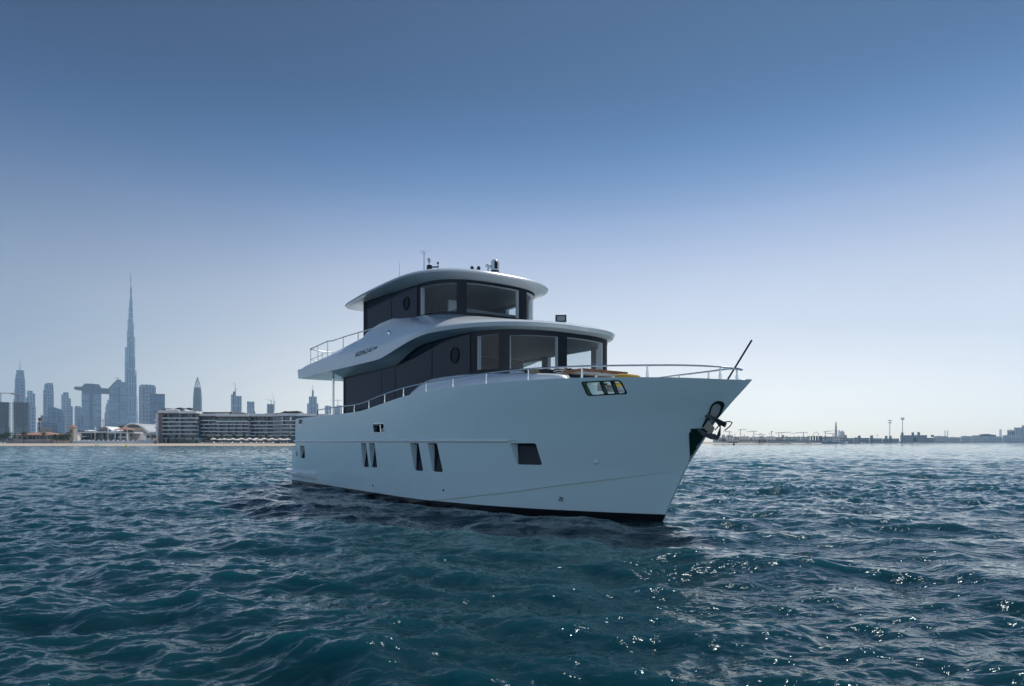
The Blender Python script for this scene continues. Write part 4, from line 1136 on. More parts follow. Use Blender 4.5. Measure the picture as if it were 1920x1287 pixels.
for x0, x1, ya, dpt in ((791, 863, 655, 33), (788, 873, 828, 40), (784, 880, 985, 48), (805, 855, 500, 25)):
    b.part('mechanical_band', F_PALE, lambda m: tier(m, x0, x1, ya, ya + 9, dpt, -1), 35)
b.part('spire', M_MAST, lambda m: m.tube([(atx(245.2, b.d), b.d + 40, atz(526, b.d)), (atx(245.2, b.d), b.d + 40, atz(516, b.d)), (atx(245.2, b.d), b.d + 40, atz(506, b.d))], [3.2, 1.8, .5], 8))

b = Bld('round_topped_tower', 'broad pale tower with rounded shoulders right of the supertall tower', 'building', 276, 2300)
b.part('tower', F_PALE, lambda m: m.xz([(atx(x, b.d), max(atz(y, b.d), .8)) for x, y in ((260.5, 832), (260.5, 727), (261.4, 724), (263.5, 722.2), (267, 721.6), (286, 721.8), (289.5, 722.4), (291.8, 724.4), (292.6, 728), (292.6, 832))], b.d, b.d + 50))
b.part('centre_bay', F_GLASS, lambda m: (b.blk(m, 271.5, 284.8, 729, 832, 5, -3), b.blk(m, 271.5, 284.8, 723.6, 728, 4, -2)))
b.part('rib', F_VERT, lambda m: (b.blk(m, 264.5, 270, 727, 832, 4, -2), b.blk(m, 286, 290.5, 727, 832, 4, -2)))
b.part('roof_aerial', M_MAST, lambda m: [m.tube([(atx(x, b.d), b.d + 9, atz(722, b.d)), (atx(x, b.d), b.d + 9, atz(719.6, b.d))], .35, 4) for x in (272.5, 275, 277, 280, 282, 284)])
b = Bld('blue_glass_block', 'plain deep-blue glass block beside the white hotel wing', 'building', 295, 1900)
b.part('block', F_BLUE, lambda m: b.blk(m, 281.6, 309.3, 738.9, 832, 44))
b.part('parapet', F_GLASS, lambda m: b.blk(m, 281.4, 309.5, 738.6, 739.5, 44.6, -.3))

b = Bld('lattice_crowned_tower', 'bullet-shaped dark tower under an open pointed lattice crown', 'building', 370, 2500)
def ov(y): return ip(y, [(706.3, .25), (711, 1.6), (716, 3.4), (721, 5.2), (726, 6.2), (734, 7.3), (745, 8.0), (760, 8.4), (790, 8.9), (832, 9.2)])
cxp = 370.3
def ring(y, k=20): 
    r_ = ov(y) / FPX * b.d
    return [(atx(cxp, b.d) + r_ * math.cos(2 * math.pi * j / k), b.d + 20 + r_ * math.sin(2 * math.pi * j / k), max(atz(y, b.d), .8)) for j in range(k)]
b.part('tower', F_CONC, lambda m: m.loft([ring(y) for y in (832, 800, 770, 755, 745, 737, 731, 726.5)], True, 0, True, True), 40)
def f(m):
    ys = [727, 723, 719, 715, 711, 707.5, 706.3]; k = 10
    for i in range(k):
        for s_ in (0, 1):
            pts = []
            for q, y in enumerate(ys):
                a = 2 * math.pi * (i + (.5 * q if s_ else -.5 * q)) / k; r_ = ov(y) / FPX * b.d
                pts.append((atx(cxp, b.d) + r_ * math.cos(a), b.d + 20 + r_ * math.sin(a), atz(y, b.d)))
            m.tube(pts, .75, 4)
b.part('lattice_crown', M_CONC, f)
b.part('edge_scaffold', M_CONC, lambda m: [b.blk(m, cxp + s_ * ov(y) - .35, cxp + s_ * ov(y) + .35, y, y + 1.2, 4, 18) for s_ in (-1, 1) for y in range(728, 772, 3)])

b = Bld('tower_with_roof_crane', 'square blue-grey tower with a rooftop plant box and crane above the hotel', 'building', 443, 2500)
b.part('tower', F_VERT, lambda m: (b.blk(m, 434, 453, 742.8, 832, 36), b.blk(m, 433.4, 442.4, 740, 832, 30, -3)))
b.part('plant_box', F_CONC, lambda m: b.blk(m, 436.6, 442.2, 734.4, 740, 18, 2))
b.part('scaffold', M_CONC, lambda m: [b.blk(m, 432.7, 433.5, y, y + .8, 8, 0) for y in range(741, 770, 3)])
crane(441.3, 718.5, 437.6, 443.5, 2490, 'luffing crane standing on the square tower with the plant box', yend=716.5, ybase=734.5, r=1.0, yj=730)
b = Bld('notched_tower', 'pale blue tower with a notch in its flat roof above the hotel', 'building', 470, 2500)
b.part('tower', F_GLASS, lambda m: (b.blk(m, 463.2, 477, 754, 832, 32), b.blk(m, 463.2, 468.6, 753, 754, 30, 1), b.blk(m, 471, 477, 753.2, 754, 30, 1)))
b.part('annex', F_PALE, lambda m: (b.blk(m, 476, 478.6, 771, 832, 14, 4), b.blk(m, 466, 475, 764, 832, 5, -3)))
b = Bld('unfinished_short_tower', 'ragged-topped unfinished tower between two cranes above the hotel', 'building', 507, 2500)
b.part('tower', F_CONC, lambda m: (b.blk(m, 500.8, 513.4, 758.6, 832, 30), [b.blk(m, x, x + 1.7, 757 + (k % 2) * .9, 759, 20, 3) for k, x in enumerate((501, 503.5, 506, 508, 511.4))]))
b.part('floor_edge', M_CONC, lambda m: [b.blk(m, 500.4, 513.9, y, y + .5, 31, -.5) for y in range(760, 775, 3)])
crane(509, 749.5, 499, 512, 2480, 'left of the two cranes over the ragged unfinished tower', yend=749, ybase=758.5, r=.9, yj=752.4)
crane(514.5, 752, 511, 516, 2470, 'right and taller of the two cranes over the ragged unfinished tower', yend=738.5, ybase=772, r=1.0, yj=754)
b = Bld('hazy_low_tower', 'small hazy block just beyond the hotel roof left of the notched tower', 'building', 456, 3000)
b.part('tower', F_GLASS, lambda m: (b.blk(m, 454.2, 456.6, 773.6, 832, 14), b.blk(m, 454.6, 456, 773, 774, 8, 3)))
b = Bld('needle_tower', 'symmetrical pale stepped tower with a needle spire behind the yacht stern', 'building', 586, 2500)
b.part('tower', F_VERT, lambda m: (b.blk(m, 579.2, 594, 743.8, 832, 34), b.blk(m, 584.7, 588.4, 732, 744, 9, 10)))
b.part('wing', F_PALE, lambda m: (b.blk(m, 575.8, 582.4, 756.8, 832, 28, -4), b.blk(m, 590.8, 597, 756.8, 832, 28, -4)))
spire(b, 586.5, 721, 732, 1.2, 14)
b = Bld('rail_side_block', 'pale apartment block seen under the upper deck, left of its neighbour', 'building', 615, 2300)
b.part('block', F_PALE, lambda m: (b.blk(m, 609, 621, 761.6, 832, 26), b.blk(m, 611, 616, 760.8, 762, 12, 4)))
b = Bld('rail_side_block', 'wider pale apartment block right of the stainless roof post', 'building', 634, 2350)
b.part('block', F_PALE, lambda m: (b.blk(m, 627, 641, 762.5, 832, 30), b.blk(m, 631, 640, 760.4, 763, 20, 4)))
b.part('bay', F_GLASS, lambda m: b.blk(m, 629, 635, 767, 832, 4, -3))
crane(633.5, 749.5, 619, 640, 2300, 'faint level crane seen beneath the upper deck of the yacht', ybase=762, r=.8, yj=751)

# ------------------------------------------------------------------ beach front on the left
M_OR = mat('orange_tiles', (0.38, 0.20, 0.14), .85, var=.15, vscale=2)
M_BEIGE = mat('beige_wall', (0.50, 0.43, 0.35), .9, var=.08, vscale=.5)
M_WALL = mat('white_render', (0.87, 0.87, 0.87), .8, var=.05, vscale=.4)
M_WALLG = mat('grey_render', (0.52, 0.52, 0.54), .8, var=.05, vscale=.4)
M_BROWN = mat('brown_cladding', (0.25, 0.20, 0.18), .8, var=.1, vscale=.5)
M_GLZ = mat('blue_glazing', (0.035, 0.085, 0.12), .12)
M_GLZD = mat('dark_glazing', (0.02, 0.028, 0.036), .15)
M_ROOFG = mat('green_roof', (0.22, 0.28, 0.24), .7)
M_ROOFM = mat('metal_roof', (0.42, 0.45, 0.48), .5)
M_FABD = mat('dark_awning', (0.05, 0.05, 0.055), .9)
M_LEAF = mat('leaf', (0.035, 0.065, 0.028), .7, var=.4, vscale=1.2)
M_LEAFD = mat('dry_leaf', (0.075, 0.085, 0.035), .8, var=.4, vscale=1.2)
M_TRUNK = mat('palm_trunk', (0.16, 0.11, 0.075), .9, var=.2, vscale=3)

def hip_roof(m, x0, x1, y0, y1, z0, z1, k=.5, mm=0):
    c = min((x1 - x0), (y1 - y0)) * k
    cy_ = (y0 + y1) / 2
    A = [(x0, y0, z0), (x1, y0, z0), (x1, y1, z0), (x0, y1, z0)]; Bp = [(x0 + c, cy_, z1), (x1 - c, cy_, z1)]
    n = m.add(A + Bp)
    for q in ((0, 1, 5, 4), (1, 2, 5), (2, 3, 4, 5), (3, 0, 4), (3, 2, 1, 0)): m.face([n + i for i in q], mm)

# orange-roofed villa
b = Bld('orange_roofed_villa', 'long beige villa with an orange tiled hip roof on the left beach', 'villa', 60, 330)
d = b.d
b.part('wall', M_BEIGE, lambda m: (b.blk(m, 27, 96, 815.4, 832, 12, 2), b.blk(m, 24, 44, 819.5, 832, 6, 0)))
b.part('roof', M_OR, lambda m: (hip_roof(m, atx(24, d), atx(100, d), d, d + 16, atz(815.6, d), atz(810.4, d), .5), hip_roof(m, atx(40, d), atx(60, d), d - 1, d + 10, atz(815.4, d), atz(811.5, d), .4)))
for k, (x, w_) in enumerate(((28, 2.6), (35, 4.2), (43, 4.0), (50, 4), (57, 4), (64, 4), (71, 3.4), (78, 3), (85, 4), (91.5, 3))):
    b.part('window', M_GLZD, lambda m: (m.xz([(atx(x, d), atz(823.5, d)), (atx(x + w_, d), atz(823.5, d)), (atx(x + w_, d), atz(819, d)), (atx(x + w_ * .7, d), atz(817.9, d)), (atx(x + w_ * .3, d), atz(817.9, d)), (atx(x, d), atz(819, d))], d + 1.7, d + 2.1) if x > 44 or x < 26 else b.blk(m, x, x + w_, 819.9, 823, .5, -.2)))
b.part('terrace_wall', M_WALLG, lambda m: b.blk(m, 20, 98, 824.6, 832, .6, -3))
b = Bld('red_roofed_tower', 'small square beige tower under a red pyramid roof', 'tower', 133, 390)
d = b.d
b.part('wall', M_BEIGE, lambda m: (b.blk(m, 128, 138.2, 801, 832, 3.4), b.blk(m, 127.2, 139, 800.4, 801.6, 3.9, -.25)))
b.part('roof', M_OR, lambda m: hip_roof(m, atx(126.8, d), atx(139.2, d), d - .4, d + 3.8, atz(800.5, d), atz(797, d), .5))
b.part('window', M_GLZD, lambda m: b.blk(m, 131.4, 135, 806, 812, .1, -.06))
b = Bld('orange_roofed_lodge', 'low lodge with patchy orange roofs around the small red-roofed tower', 'house', 135, 400)
d = b.d
b.part('wall', M_WALL, lambda m: (b.blk(m, 118, 127.5, 813.5, 832, 6, 4), b.blk(m, 138, 148, 813.5, 832, 6, 4), b.blk(m, 126, 147, 817, 832, 4, -2)))
b.part('roof', M_OR, lambda m: (hip_roof(m, atx(117, d), atx(128, d), d + 3, d + 11, atz(813.6, d), atz(810, d), .4), hip_roof(m, atx(137.6, d), atx(149, d), d + 3, d + 11, atz(813.6, d), atz(810, d), .4)))

# beach club: glazed pavilions before a vaulted hall
b = Bld('beach_club', 'white beach club with tall glazed bays, columns and a big arched vault', 'building', 205, 345)
d = b.d
vault = [(185, 806.5), (190, 802), (196, 799), (205, 796.2), (214, 794), (221, 793), (228, 793), (236, 795.2), (243, 798.6), (249, 803), (253, 808), (254.5, 812)]
b.part('vault_roof', M_ROOFM, lambda m: m.loft([[(atx(x, d), d + q, atz(y, d)) for x, y in vault] for q in (12, 34)], False, 0))
b.part('gable_wall', M_BEIGE, lambda m: m.xz([(atx(x, d), atz(y, d)) for x, y in [(204, 812), (204, 804.5), (210, 798.8), (215, 796), (221, 794.3), (228, 794.3), (236, 796.4), (242, 799.6), (247, 803.6), (251, 808.5), (252.5, 812)]], d + 11.6, d + 12.4))
b.part('arch_rim', M_WALL, lambda m: m.tube([(atx(x, d), d + 11.4, atz(y, d)) for x, y in [(204, 804.2), (210, 798.2), (215, 795.3), (221, 793.4), (228, 793.4), (236, 795.6), (242, 798.9), (247, 803), (254, 811.5)]], .22, 6))
b.part('gable_window', M_GLZD, lambda m: m.xz([(atx(x, d), atz(y, d)) for x, y in ((215, 801), (215.3, 798.4), (219, 796.6), (226, 796), (233, 796.8), (238.6, 798.6), (239, 801))], d + 11.2, d + 11.5))
b.part('main_wall', M_WALLG, lambda m: b.blk(m, 147, 252, 812, 832, 12, 3))
b.part('tent_roof', M_WALL, lambda m: m.loft([[(atx(x, d), d + q, atz(y, d)) for x, y in ((184, 807.5), (186, 806), (190, 803.2), (196, 800.4), (199, 800.2), (203, 801.6), (208, 804.6), (212, 807.5))] for q in (-1, 10)], False, 0))
b.part('canopy', M_WALL, lambda m: (b.blk(m, 147.5, 190, 808.4, 812.4, 8, -2), b.blk(m, 188, 214, 809.5, 811.8, 8, -2.5), b.blk(m, 210, 256, 810.2, 813, 9, -3), b.blk(m, 150, 166, 806.5, 808.6, 6, 0)))
for x0, x1, y0, y1 in ((150.5, 163.5, 807.2, 810.2), (151, 165, 813, 824), (175, 186, 813, 825), (190, 206.5, 812.5, 825), (209, 218, 813, 825), (188, 211, 807, 808.8)):
    b.part('glazing', M_GLZ, lambda m: (b.blk(m, x0, x1, y0, y1, .3, -2.2 if y0 < 812 else 2.6), [b.blk(m, lerp(x0, x1, k / 5) - .12, lerp(x0, x1, k / 5) + .12, y0, y1, .2, -2.3 if y0 < 812 else 2.45, 1) for k in range(1, 5)] if False else None))
b.part('column', M_WALL, lambda m: (b.blk(m, 184, 185, 801, 825, .5, -2.8), b.blk(m, 207.6, 208.8, 803.5, 825, .5, -2.8)))
for x in (148, 166.5, 173, 187.5, 219.8):
    b.part('pier', M_BEIGE, lambda m: b.blk(m, x, x + 2.2, 812, 826, 1.0, 1.6))
b.part('dark_doorway', M_GLZD, lambda m: (b.blk(m, 168.6, 172, 813, 825, .4, 2.4), b.blk(m, 222.5, 227, 813, 825, .4, 2.4), b.blk(m, 230, 242, 815, 818.6, .4, 2.4)))
b.part('terrace', M_WALL, lambda m: (b.blk(m, 227, 243, 819, 821.4, 4, -2.8), b.blk(m, 155, 166, 818, 819.6, 4, -2.6), b.blk(m, 243.6, 247.4, 806, 826, .9, -3.3)))
b = Bld('red_hip_roof_pavilion', 'square pavilion with a red hip roof in front of the arched vault', 'pavilion', 231, 338)
d = b.d
b.part('roof', M_OR, lambda m: hip_roof(m, atx(217.2, d), atx(245.6, d), d - 2.5, d + 5.5, atz(806.2, d), atz(800.8, d), .5))
b.part('post', M_WALL, lambda m: [b.blk(m, x, x + 1, 806, 826, .4, q) for x in (219.5, 230, 242) for q in (-2,)])
b.part('back_wall', M_GLZD, lambda m: b.blk(m, 228.5, 244, 806.6, 810.2, .4, 2))
b = Bld('green_roofed_hall', 'low beige hall with a flat green roof between the club and the hotel', 'building', 268, 380)
d = b.d
b.part('wall', M_BEIGE, lambda m: b.blk(m, 254, 287, 807.4, 832, 12))
b.part('roof', M_ROOFG, lambda m: m.loft([[(atx(x, d), d + q, atz(y, d)) for x in (249.5, 290)] for q, y in ((-2, 807.8), (5, 802.6), (12, 802.8))], False, 0))
b.part('opening', M_GLZD, lambda m: [b.blk(m, x, x + 3.6, 815.5, 822.5, .2, -.1) for x in (261, 266.5, 272)])
b = Bld('entrance_pavilion', 'low white pavilion with dark glazing right beside the tall hotel wing', 'pavilion', 281, 335)
d = b.d
b.part('roof', M_WALLG, lambda m: (b.blk(m, 272, 298, 813.2, 815.8, 7, -1), b.blk(m, 278, 291, 810.6, 813.2, 5, 1)))
b.part('glazing', M_GLZD, lambda m: (b.blk(m, 283, 295, 816, 822, .4, .4), b.blk(m, 274, 281, 816.6, 822, .4, .4)))
b.part('wall', M_WALL, lambda m: (b.blk(m, 273, 282.4, 822, 832, .4, .2), b.blk(m, 281.4, 283, 815.8, 832, 1, 0), b.blk(m, 294.6, 298, 815.8, 832, 3, 0)))
b = Bld('balustrade', 'white balustrade wall with evenly spaced posts behind the beach', 'wall', 215, 325)
d = b.d
b.part('wall', M_WALL, lambda m: (b.blk(m, 136, 292, 826.8, 833, .4), b.blk(m, 146, 170, 825.8, 827, .4, .5)))
for k in range(17):
    x = 137.5 + k * 9.2
    b.part('post', M_WALL, lambda m: (b.blk(m, x, x + 1.4, 825.2, 833, .55, -.1), b.blk(m, x - .2, x + 1.6, 824.8, 825.3, .7, -.18)))
b = Bld('garden_fence', 'low grey picket fence in front of the orange-roofed villa', 'fence', 60, 318)
d = b.d
b.part('rail', M_WALLG, lambda m: (b.blk(m, 12, 136, 826.4, 826.9, .1), b.blk(m, 12, 136, 829.2, 829.7, .1)))
b.part('pickets', M_BROWN, lambda m: [b.blk(m, 12 + k * 1.55, 12.7 + k * 1.55, 826, 832, .08, -.1) for k in range(80)])
t = thing('floodlight_mast', 'brown floodlight mast standing behind the villa roof', 'mast', (atx(74.6, 350), 350, 1))
d = 350; X = atx(74.6, d)
m = MB(); m.tube([(X, d, 1), (X, d, atz(786, d))], [.34, .22], 8); m.build('pole', M_TRUNK, t, org=(X, d, 1), smooth=50)
m = MB()
for k in range(8):
    a = k * math.pi / 4; cx_, cyy = X + .55 * math.cos(a), d + .55 * math.sin(a)
    m.box(cx_ - .18, cx_ + .18, cyy - .18, cyy + .18, atz(789.5, d), atz(786.5, d)); m.box(cx_ - .15, cx_ + .15, cyy - .15, cyy + .15, atz(786, d), atz(783.5, d))
m.lathe([(.5, 0), (.6, .1), (.6, .2)], (X, d, atz(786.6, d)), 10); m.build('lamp_head', M_TRUNK, t, org=(X, d, 1))

# ------------------------------------------------------------------ hotel
def slab_grid(b, name_f, x0, x1, ys, d_off, fins, depth, glass=M_GLZ, seed=0, ybot=831):
    """glass storeys behind white balcony slabs and fins"""
    rg = random.Random(seed)
    b.part('glass_wall', glass, lambda m: b.blk(m, x0 + .2, x1 - .2, ys[0] - 8, ybot, 10, d_off + 1.8))
    def curtains(m):
        for k in range(len(ys) + 0):
            yt = ys[k] - 7.2
            x = x0 + 1
            while x < x1 - 3:
                w_ = rg.uniform(1.2, 4.5)
                if rg.random() < .5: b.blk(m, x, min(x + w_, x1 - .5), yt, ys[k], .06, d_off + 1.72)
                x += w_ + rg.uniform(.3, 1.6)
    b.part('curtains', M_CURT, curtains)
    for y in ys: b.part('balcony_slab', M_WALL, lambda m: b.blk(m, x0, x1, y - .9, y + .85, 3.2, d_off - .9))
    b.part('fins', M_WALLG, lambda m: [b.blk(m, x - .28, x + .28, ya, yb_, 1.9, d_off - .1) for x, ya, yb_ in fins])
M_CURT = mat('curtain', (.13, .17, .20), .9, var=.3, vscale=.6)
b = Bld('beach_hotel', 'long white seven-storey beach hotel with glazed balconies and dark roof sails', 'hotel', 400, 330)
d = b.d
ysL = [784.4, 791.7, 799.0, 806.7, 814.0]
finsL = []
for k, y in enumerate([784.4, 791.7, 799.0, 806.7, 814.0, 822]):
    for x in ((315, 337, 358.3) if k % 2 == 0 else (326.2, 336.6)): finsL.append((x, y - 7.3, y))
slab_grid(b, 'l', 306, 369.5, ysL, 0, finsL, 4, seed=1, ybot=823)
b.part('frame', M_WALL, lambda m: (b.blk(m, 297, 299.4, 771, 830, 14, -2), b.blk(m, 297, 338, 770.2, 774.6, 16, -2), b.blk(m, 338, 371, 771.4, 775.6, 16, -1.6)))
b.part('side_wall', M_BROWN, lambda m: (b.blk(m, 299.4, 306, 774.6, 831, 14, -.6), b.blk(m, 299.4, 370, 774.6, 776.6, 12, -.8), b.blk(m, 296.2, 311, 765, 770.2, 8, 4)))
b.part('ground_floor', M_GLZD, lambda m: b.blk(m, 306, 353, 823, 832, 8, 1.2))
b.part('podium', M_WALLG, lambda m: (b.blk(m, 306, 352, 821.4, 823, 10, -.4), b.blk(m, 353, 381, 821.4, 824.4, 9, -4), b.blk(m, 310, 312, 823, 831, .5, 0), b.blk(m, 326, 327, 823, 831, .5, 0)))
b.part('lobby_glazing', M_GLZ, lambda m: b.blk(m, 354, 380, 824.4, 832, .5, -2.6))
b.part('lobby_post', M_WALL, lambda m: (b.blk(m, 369.8, 370.5, 824.4, 832, .3, -4), b.blk(m, 380, 380.7, 824.4, 832, .3, -4)))
ysM = [788.3, 795.4, 802.4, 809.0, 816.0]
finsM = [(372.8, y - 7.2, y) for y in ysM[::2]] + [(392.8, y - 7.2, y) for y in ysM[::2]] + [(382.5, y - 7, y) for y in ysM[1::2]]
slab_grid(b, 'm', 365, 401, ysM, 5, finsM, 4, seed=2, ybot=830)
b.part('roof_band', M_WALL, lambda m: (b.blk(m, 368, 402, 775.6, 779.6, 14, 2.5), b.blk(m, 402, 462, 776.2, 780.8, 14, 2.0)))
b.part('roof_soffit', M_BROWN, lambda m: b.blk(m, 366, 462, 780.6, 782, 12, 3.5))
ysC = [790.6, 795.8, 802.8, 809.6, 816.2]
finsC = [(x, 789.6, 818) for x in (401.6, 404, 419, 433, 447.2, 461)]
slab_grid(b, 'c', 401, 462, ysC, 3.5, finsC, 4, seed=3, ybot=830)
b.part('terrace_balustrade', mat('green_balustrade', (.13, .26, .26), .2), lambda m: b.blk(m, 403.5, 460.5, 787.2, 790, .1, 2.8))
b.part('terrace_recess', M_GLZD, lambda m: b.blk(m, 403, 461, 781.6, 787.6, 2, 7))
ysR = [789.6, 796.8, 803.2, 810.4, 817.0]
finsR = [(x, 782, 817) for x in (491.3,)] + [(468.4, y - 7, y) for y in ysR[::2]] + [(477.6, y - 7, y) for y in ysR[1::2]]
slab_grid(b, 'r', 462, 505.5, ysR, 6.5, finsR, 4, seed=4, ybot=830)
b.part('roof_band', M_WALL, lambda m: (m.prism([(atx(462, d), d + 3), (atx(500, d), d + 6), (atx(507, d), d + 6), (atx(530, d), d - 1), (atx(562, d), d + 1), (atx(610, d), d + 8), (atx(610, d), d + 22), (atx(462, d), d + 18)], atz(780.3, d), atz(775.4, d))))
b.part('roof_soffit', M_BROWN, lambda m: m.prism([(atx(462, d), d + 4.5), (atx(506, d), d + 7.5), (atx(530, d), d + .5), (atx(600, d), d + 8), (atx(600, d), d + 20), (atx(462, d), d + 18)], atz(781.8, d), atz(780.3, d)))
# the inner corner turns forward: an angled wall of close fins, then a bowed end wing
def angled(m):
    for y in ysR:
        m.loft([[(atx(x, d), d + q, z) for z in (atz(y + .7, d), atz(y - .7, d))] for x, q in ((505, 5.2), (531, -2.0))], False, 0)
        m.loft([[(atx(x, d), d + q + w_, atz(y - .7, d)) for w_ in (0, 3)] for x, q in ((505, 5.2), (531, -2.0))], False, 0)
b.part('corner_slab', M_WALL, angled)
b.part('corner_glass', M_GLZD, lambda m: m.poly([(atx(505, d), d + 7, 1), (atx(531.5, d), d - .2, 1), (atx(531.5, d), d - .2, atz(781.5, d)), (atx(505, d), d + 7, atz(781.5, d))]))
b.part('corner_fins', M_WALL, lambda m: [b.blk(m, lerp(506, 530.5, k / 8) - .2, lerp(506, 530.5, k / 8) + .2, 782, 829, .9, lerp(5.2, -1.6, k / 8)) for k in range(9)])
bow = [(531, -2.0), (540, -2.6), (550, -2.0), (560, 0.2), (572, 2.4), (608, 8.6)]
for y in ysR:
    b.part('balcony_slab', M_WALL, lambda m: m.prism([(atx(x, d), d + q - 1.2) for x, q in bow] + [(atx(x, d), d + q + 3) for x, q in reversed(bow)], atz(y + .7, d), atz(y - .7, d)))
b.part('glass_wall', M_GLZ, lambda m: m.loft([[(atx(x, d), d + q + .8, z) for z in (1, atz(781.6, d))] for x, q in bow], False, 0))
b.part('fins', M_WALL, lambda m: [b.blk(m, x - .3, x + .3, y - 7, y, 1.6, -2.6) for x, y in ((547.5, 789.6), (547.5, 803.2), (532, 789.6), (532, 796.8), (547.5, 817))])
b.part('podium', M_WALLG, lambda m: b.blk(m, 462, 506, 822.6, 824.2, 8, 2))
def sails(m, pts, dd, w_):
    m.loft([[(atx(x, d), d + dd + q, atz(y + (0 if q < w_ * .6 else 1.2), d)) for x, y in pts] for q in (0, w_ * .5, w_)], False, 0)
b.part('roof_sail', M_FABD, lambda m: sails(m, [(324, 766.4), (330, 765), (335, 764.2), (339, 766.4), (343, 767.4), (348, 765.6), (353, 764.6), (357.8, 768.4)], 1, 8))
b.part('roof_sail', M_FABD, lambda m: (sails(m, [(513, 774.8), (524, 772.6), (529, 770.2), (533, 771.4), (538, 770.6), (546, 770.4), (553, 770), (557, 773)], 4, 8), m.xz([(atx(x, d), atz(y, d)) for x, y in ((510, 775), (535, 773.4), (556, 772.6), (556, 773.4), (535, 775.2), (512, 776.2))], d + 3, d + 9)))
b.part('roof_pergola', M_FABD, lambda m: (b.blk(m, 370.5, 424, 772.2, 773.8, 8, 5), b.blk(m, 470.5, 505, 775.6, 777, 8, 7), [b.blk(m, x, x + .5, 773.8, 777, .3, 5.2) for x in (374, 390, 408, 422)]))
b.part('roof_plant', M_BROWN, lambda m: (b.blk(m, 421.5, 425.5, 771, 776, 4, 6), b.blk(m, 427.5, 450, 773.2, 776.4, 6, 7)))
b.part('roof_cabin', M_WALL, lambda m: (b.blk(m, 305, 321, 766.6, 770.4, 5, 3), b.blk(m, 323, 333.5, 768.2, 770.6, 5, 2), b.blk(m, 490, 514, 774.2, 776, 5, 5), b.blk(m, 318, 319, 764.6, 767, 1, 3)))
M_PENDANT = M_WALL
b = Bld('hotel_side_wing', 'narrow grey end wing of stacked balconies with a tall banner left of the hotel', 'building', 292, 345)
d = b.d
b.part('wall', M_WALLG, lambda m: b.blk(m, 288.4, 297.6, 777, 832, 10, 2))
b.part('banner', M_WALL, lambda m: b.blk(m, 289.4, 294.4, 778, 811, .3, 1.4))
b.part('banner_emblem', M_GLZD, lambda m: m.xz([(atx(x, d), atz(y, d)) for x, y in ((290.4, 783), (291.6, 779.2), (292.8, 783), (291.6, 786.8))], d + 1.1, d + 1.35))
b.part('banner_foot', mat('violet_print', (.13, .11, .24), .7), lambda m: b.blk(m, 289.8, 294, 800, 807, .05, 1.32))
for k in range(3): b.part('balcony', M_WALL, lambda m: b.blk(m, 284.6, 289, 787 + 7.2 * k - .6, 787 + 7.2 * k + 1.6, 3, 2.4))

# ------------------------------------------------------------------ palms, trees, parasols
def palm_proto(name, h, label, seed, dry=False):
    rg = random.Random(seed)
    t = thing(name, label, 'palm tree', (0, 0, 0))
    m = MB(); bend = rg.uniform(-.3, .3)
    m.tube([(bend * (k / 5) ** 2, 0, h * k / 5) for k in range(6)], [.24, .2, .18, .17, .17, .2], 7); m.build('trunk', M_TRUNK, t, smooth=60)
    c = MB()
    for k in range(26):
        a = rg.uniform(0, 2 * math.pi); el = rg.uniform(-.5, 1.2); L_ = rg.uniform(1.5, 2.3)
        pts = []
        for q in range(6):
            s_ = q / 5 * L_
            pts.append((bend + math.cos(a) * s_ * math.cos(el) * .95, math.sin(a) * s_ * math.cos(el) * .95, h + s_ * math.sin(el) - .38 * s_ ** 2 * (.5 + .3 * abs(el))))
        for s_ in (-1, 1):
            w_ = (.08, .26, .34, .32, .22, .03)
            o1 = [(x - math.sin(a) * .02 * s_, y + math.cos(a) * .02 * s_, z) for x, y, z in pts]
            o2 = [(x - math.sin(a) * ww * s_, y + math.cos(a) * ww * s_, z - ww * .6) for (x, y, z), ww in zip(pts, w_)]
            c.loft([o1, o2])
    c.build('crown', M_LEAFD if dry else M_LEAF, t)
    return t
def tree(name, label, px, d, h, w, seed, cat='tree', leaf=None, dens=900, trunk_h=.35):
    rg = random.Random(seed); o = (atx(px, d), d, 1.0)
    t = thing(name, label, cat, o)
    m = MB(); m.tube([(0, 0, 0), (.1, 0, h * trunk_h), (.0, .1, h * .7)], [.03 * h, .022 * h, .008 * h], 7)
    for k in range(6):
        a = rg.uniform(0, 6.28); m.tube([(.05, 0, h * (trunk_h - .08)), (math.cos(a) * w * .25, math.sin(a) * w * .25, h * rg.uniform(.5, .8))], [.014 * h, .005 * h], 5)
    m.build('trunk', M_TRUNK, t, smooth=60)
    lobes = [(rg.uniform(-.38, .38) * w, rg.uniform(-.3, .3) * w, h * rg.uniform(.38, .82), rg.uniform(.14, .26) * w) for _ in range(13)]
    c = MB()
    for k in range(dens):
        lx, ly, lz, lr = rg.choice(lobes)
        v = Vector((rg.gauss(0, 1), rg.gauss(0, 1), rg.gauss(0, .8))); v = v.normalized() * lr * rg.uniform(.55, 1.05)
        p = Vector((lx, ly, max(lz + v.z * .9, h * .12))) + Vector((v.x, v.y, 0))
        u = Vector((rg.gauss(0, 1), rg.gauss(0, 1), rg.gauss(0, 1))).normalized(); w2 = u.orthogonal().normalized(); s_ = rg.uniform(.02, .045) * w
        c.poly([tuple(p + u * s_), tuple(p + w2 * s_ * .7), tuple(p - u * s_), tuple(p - w2 * s_ * .7)])
    c.build('crown', leaf or M_LEAF, t)
    return t
ORD = ['first', 'second', 'third', 'fourth', 'fifth', 'sixth', 'seventh', 'eighth', 'ninth', 'tenth', 'eleventh', 'twelfth', 'thirteenth', 'fourteenth', 'fifteenth', 'sixteenth', 'seventeenth', 'eighteenth', 'nineteenth', 'twentieth', 'twenty-first', 'twenty-second', 'twenty-third', 'twenty-fourth']
tree('broad_tree', 'dense dark tree at the left edge of the beach', 6, 322, 5.6, 7.5, 11)
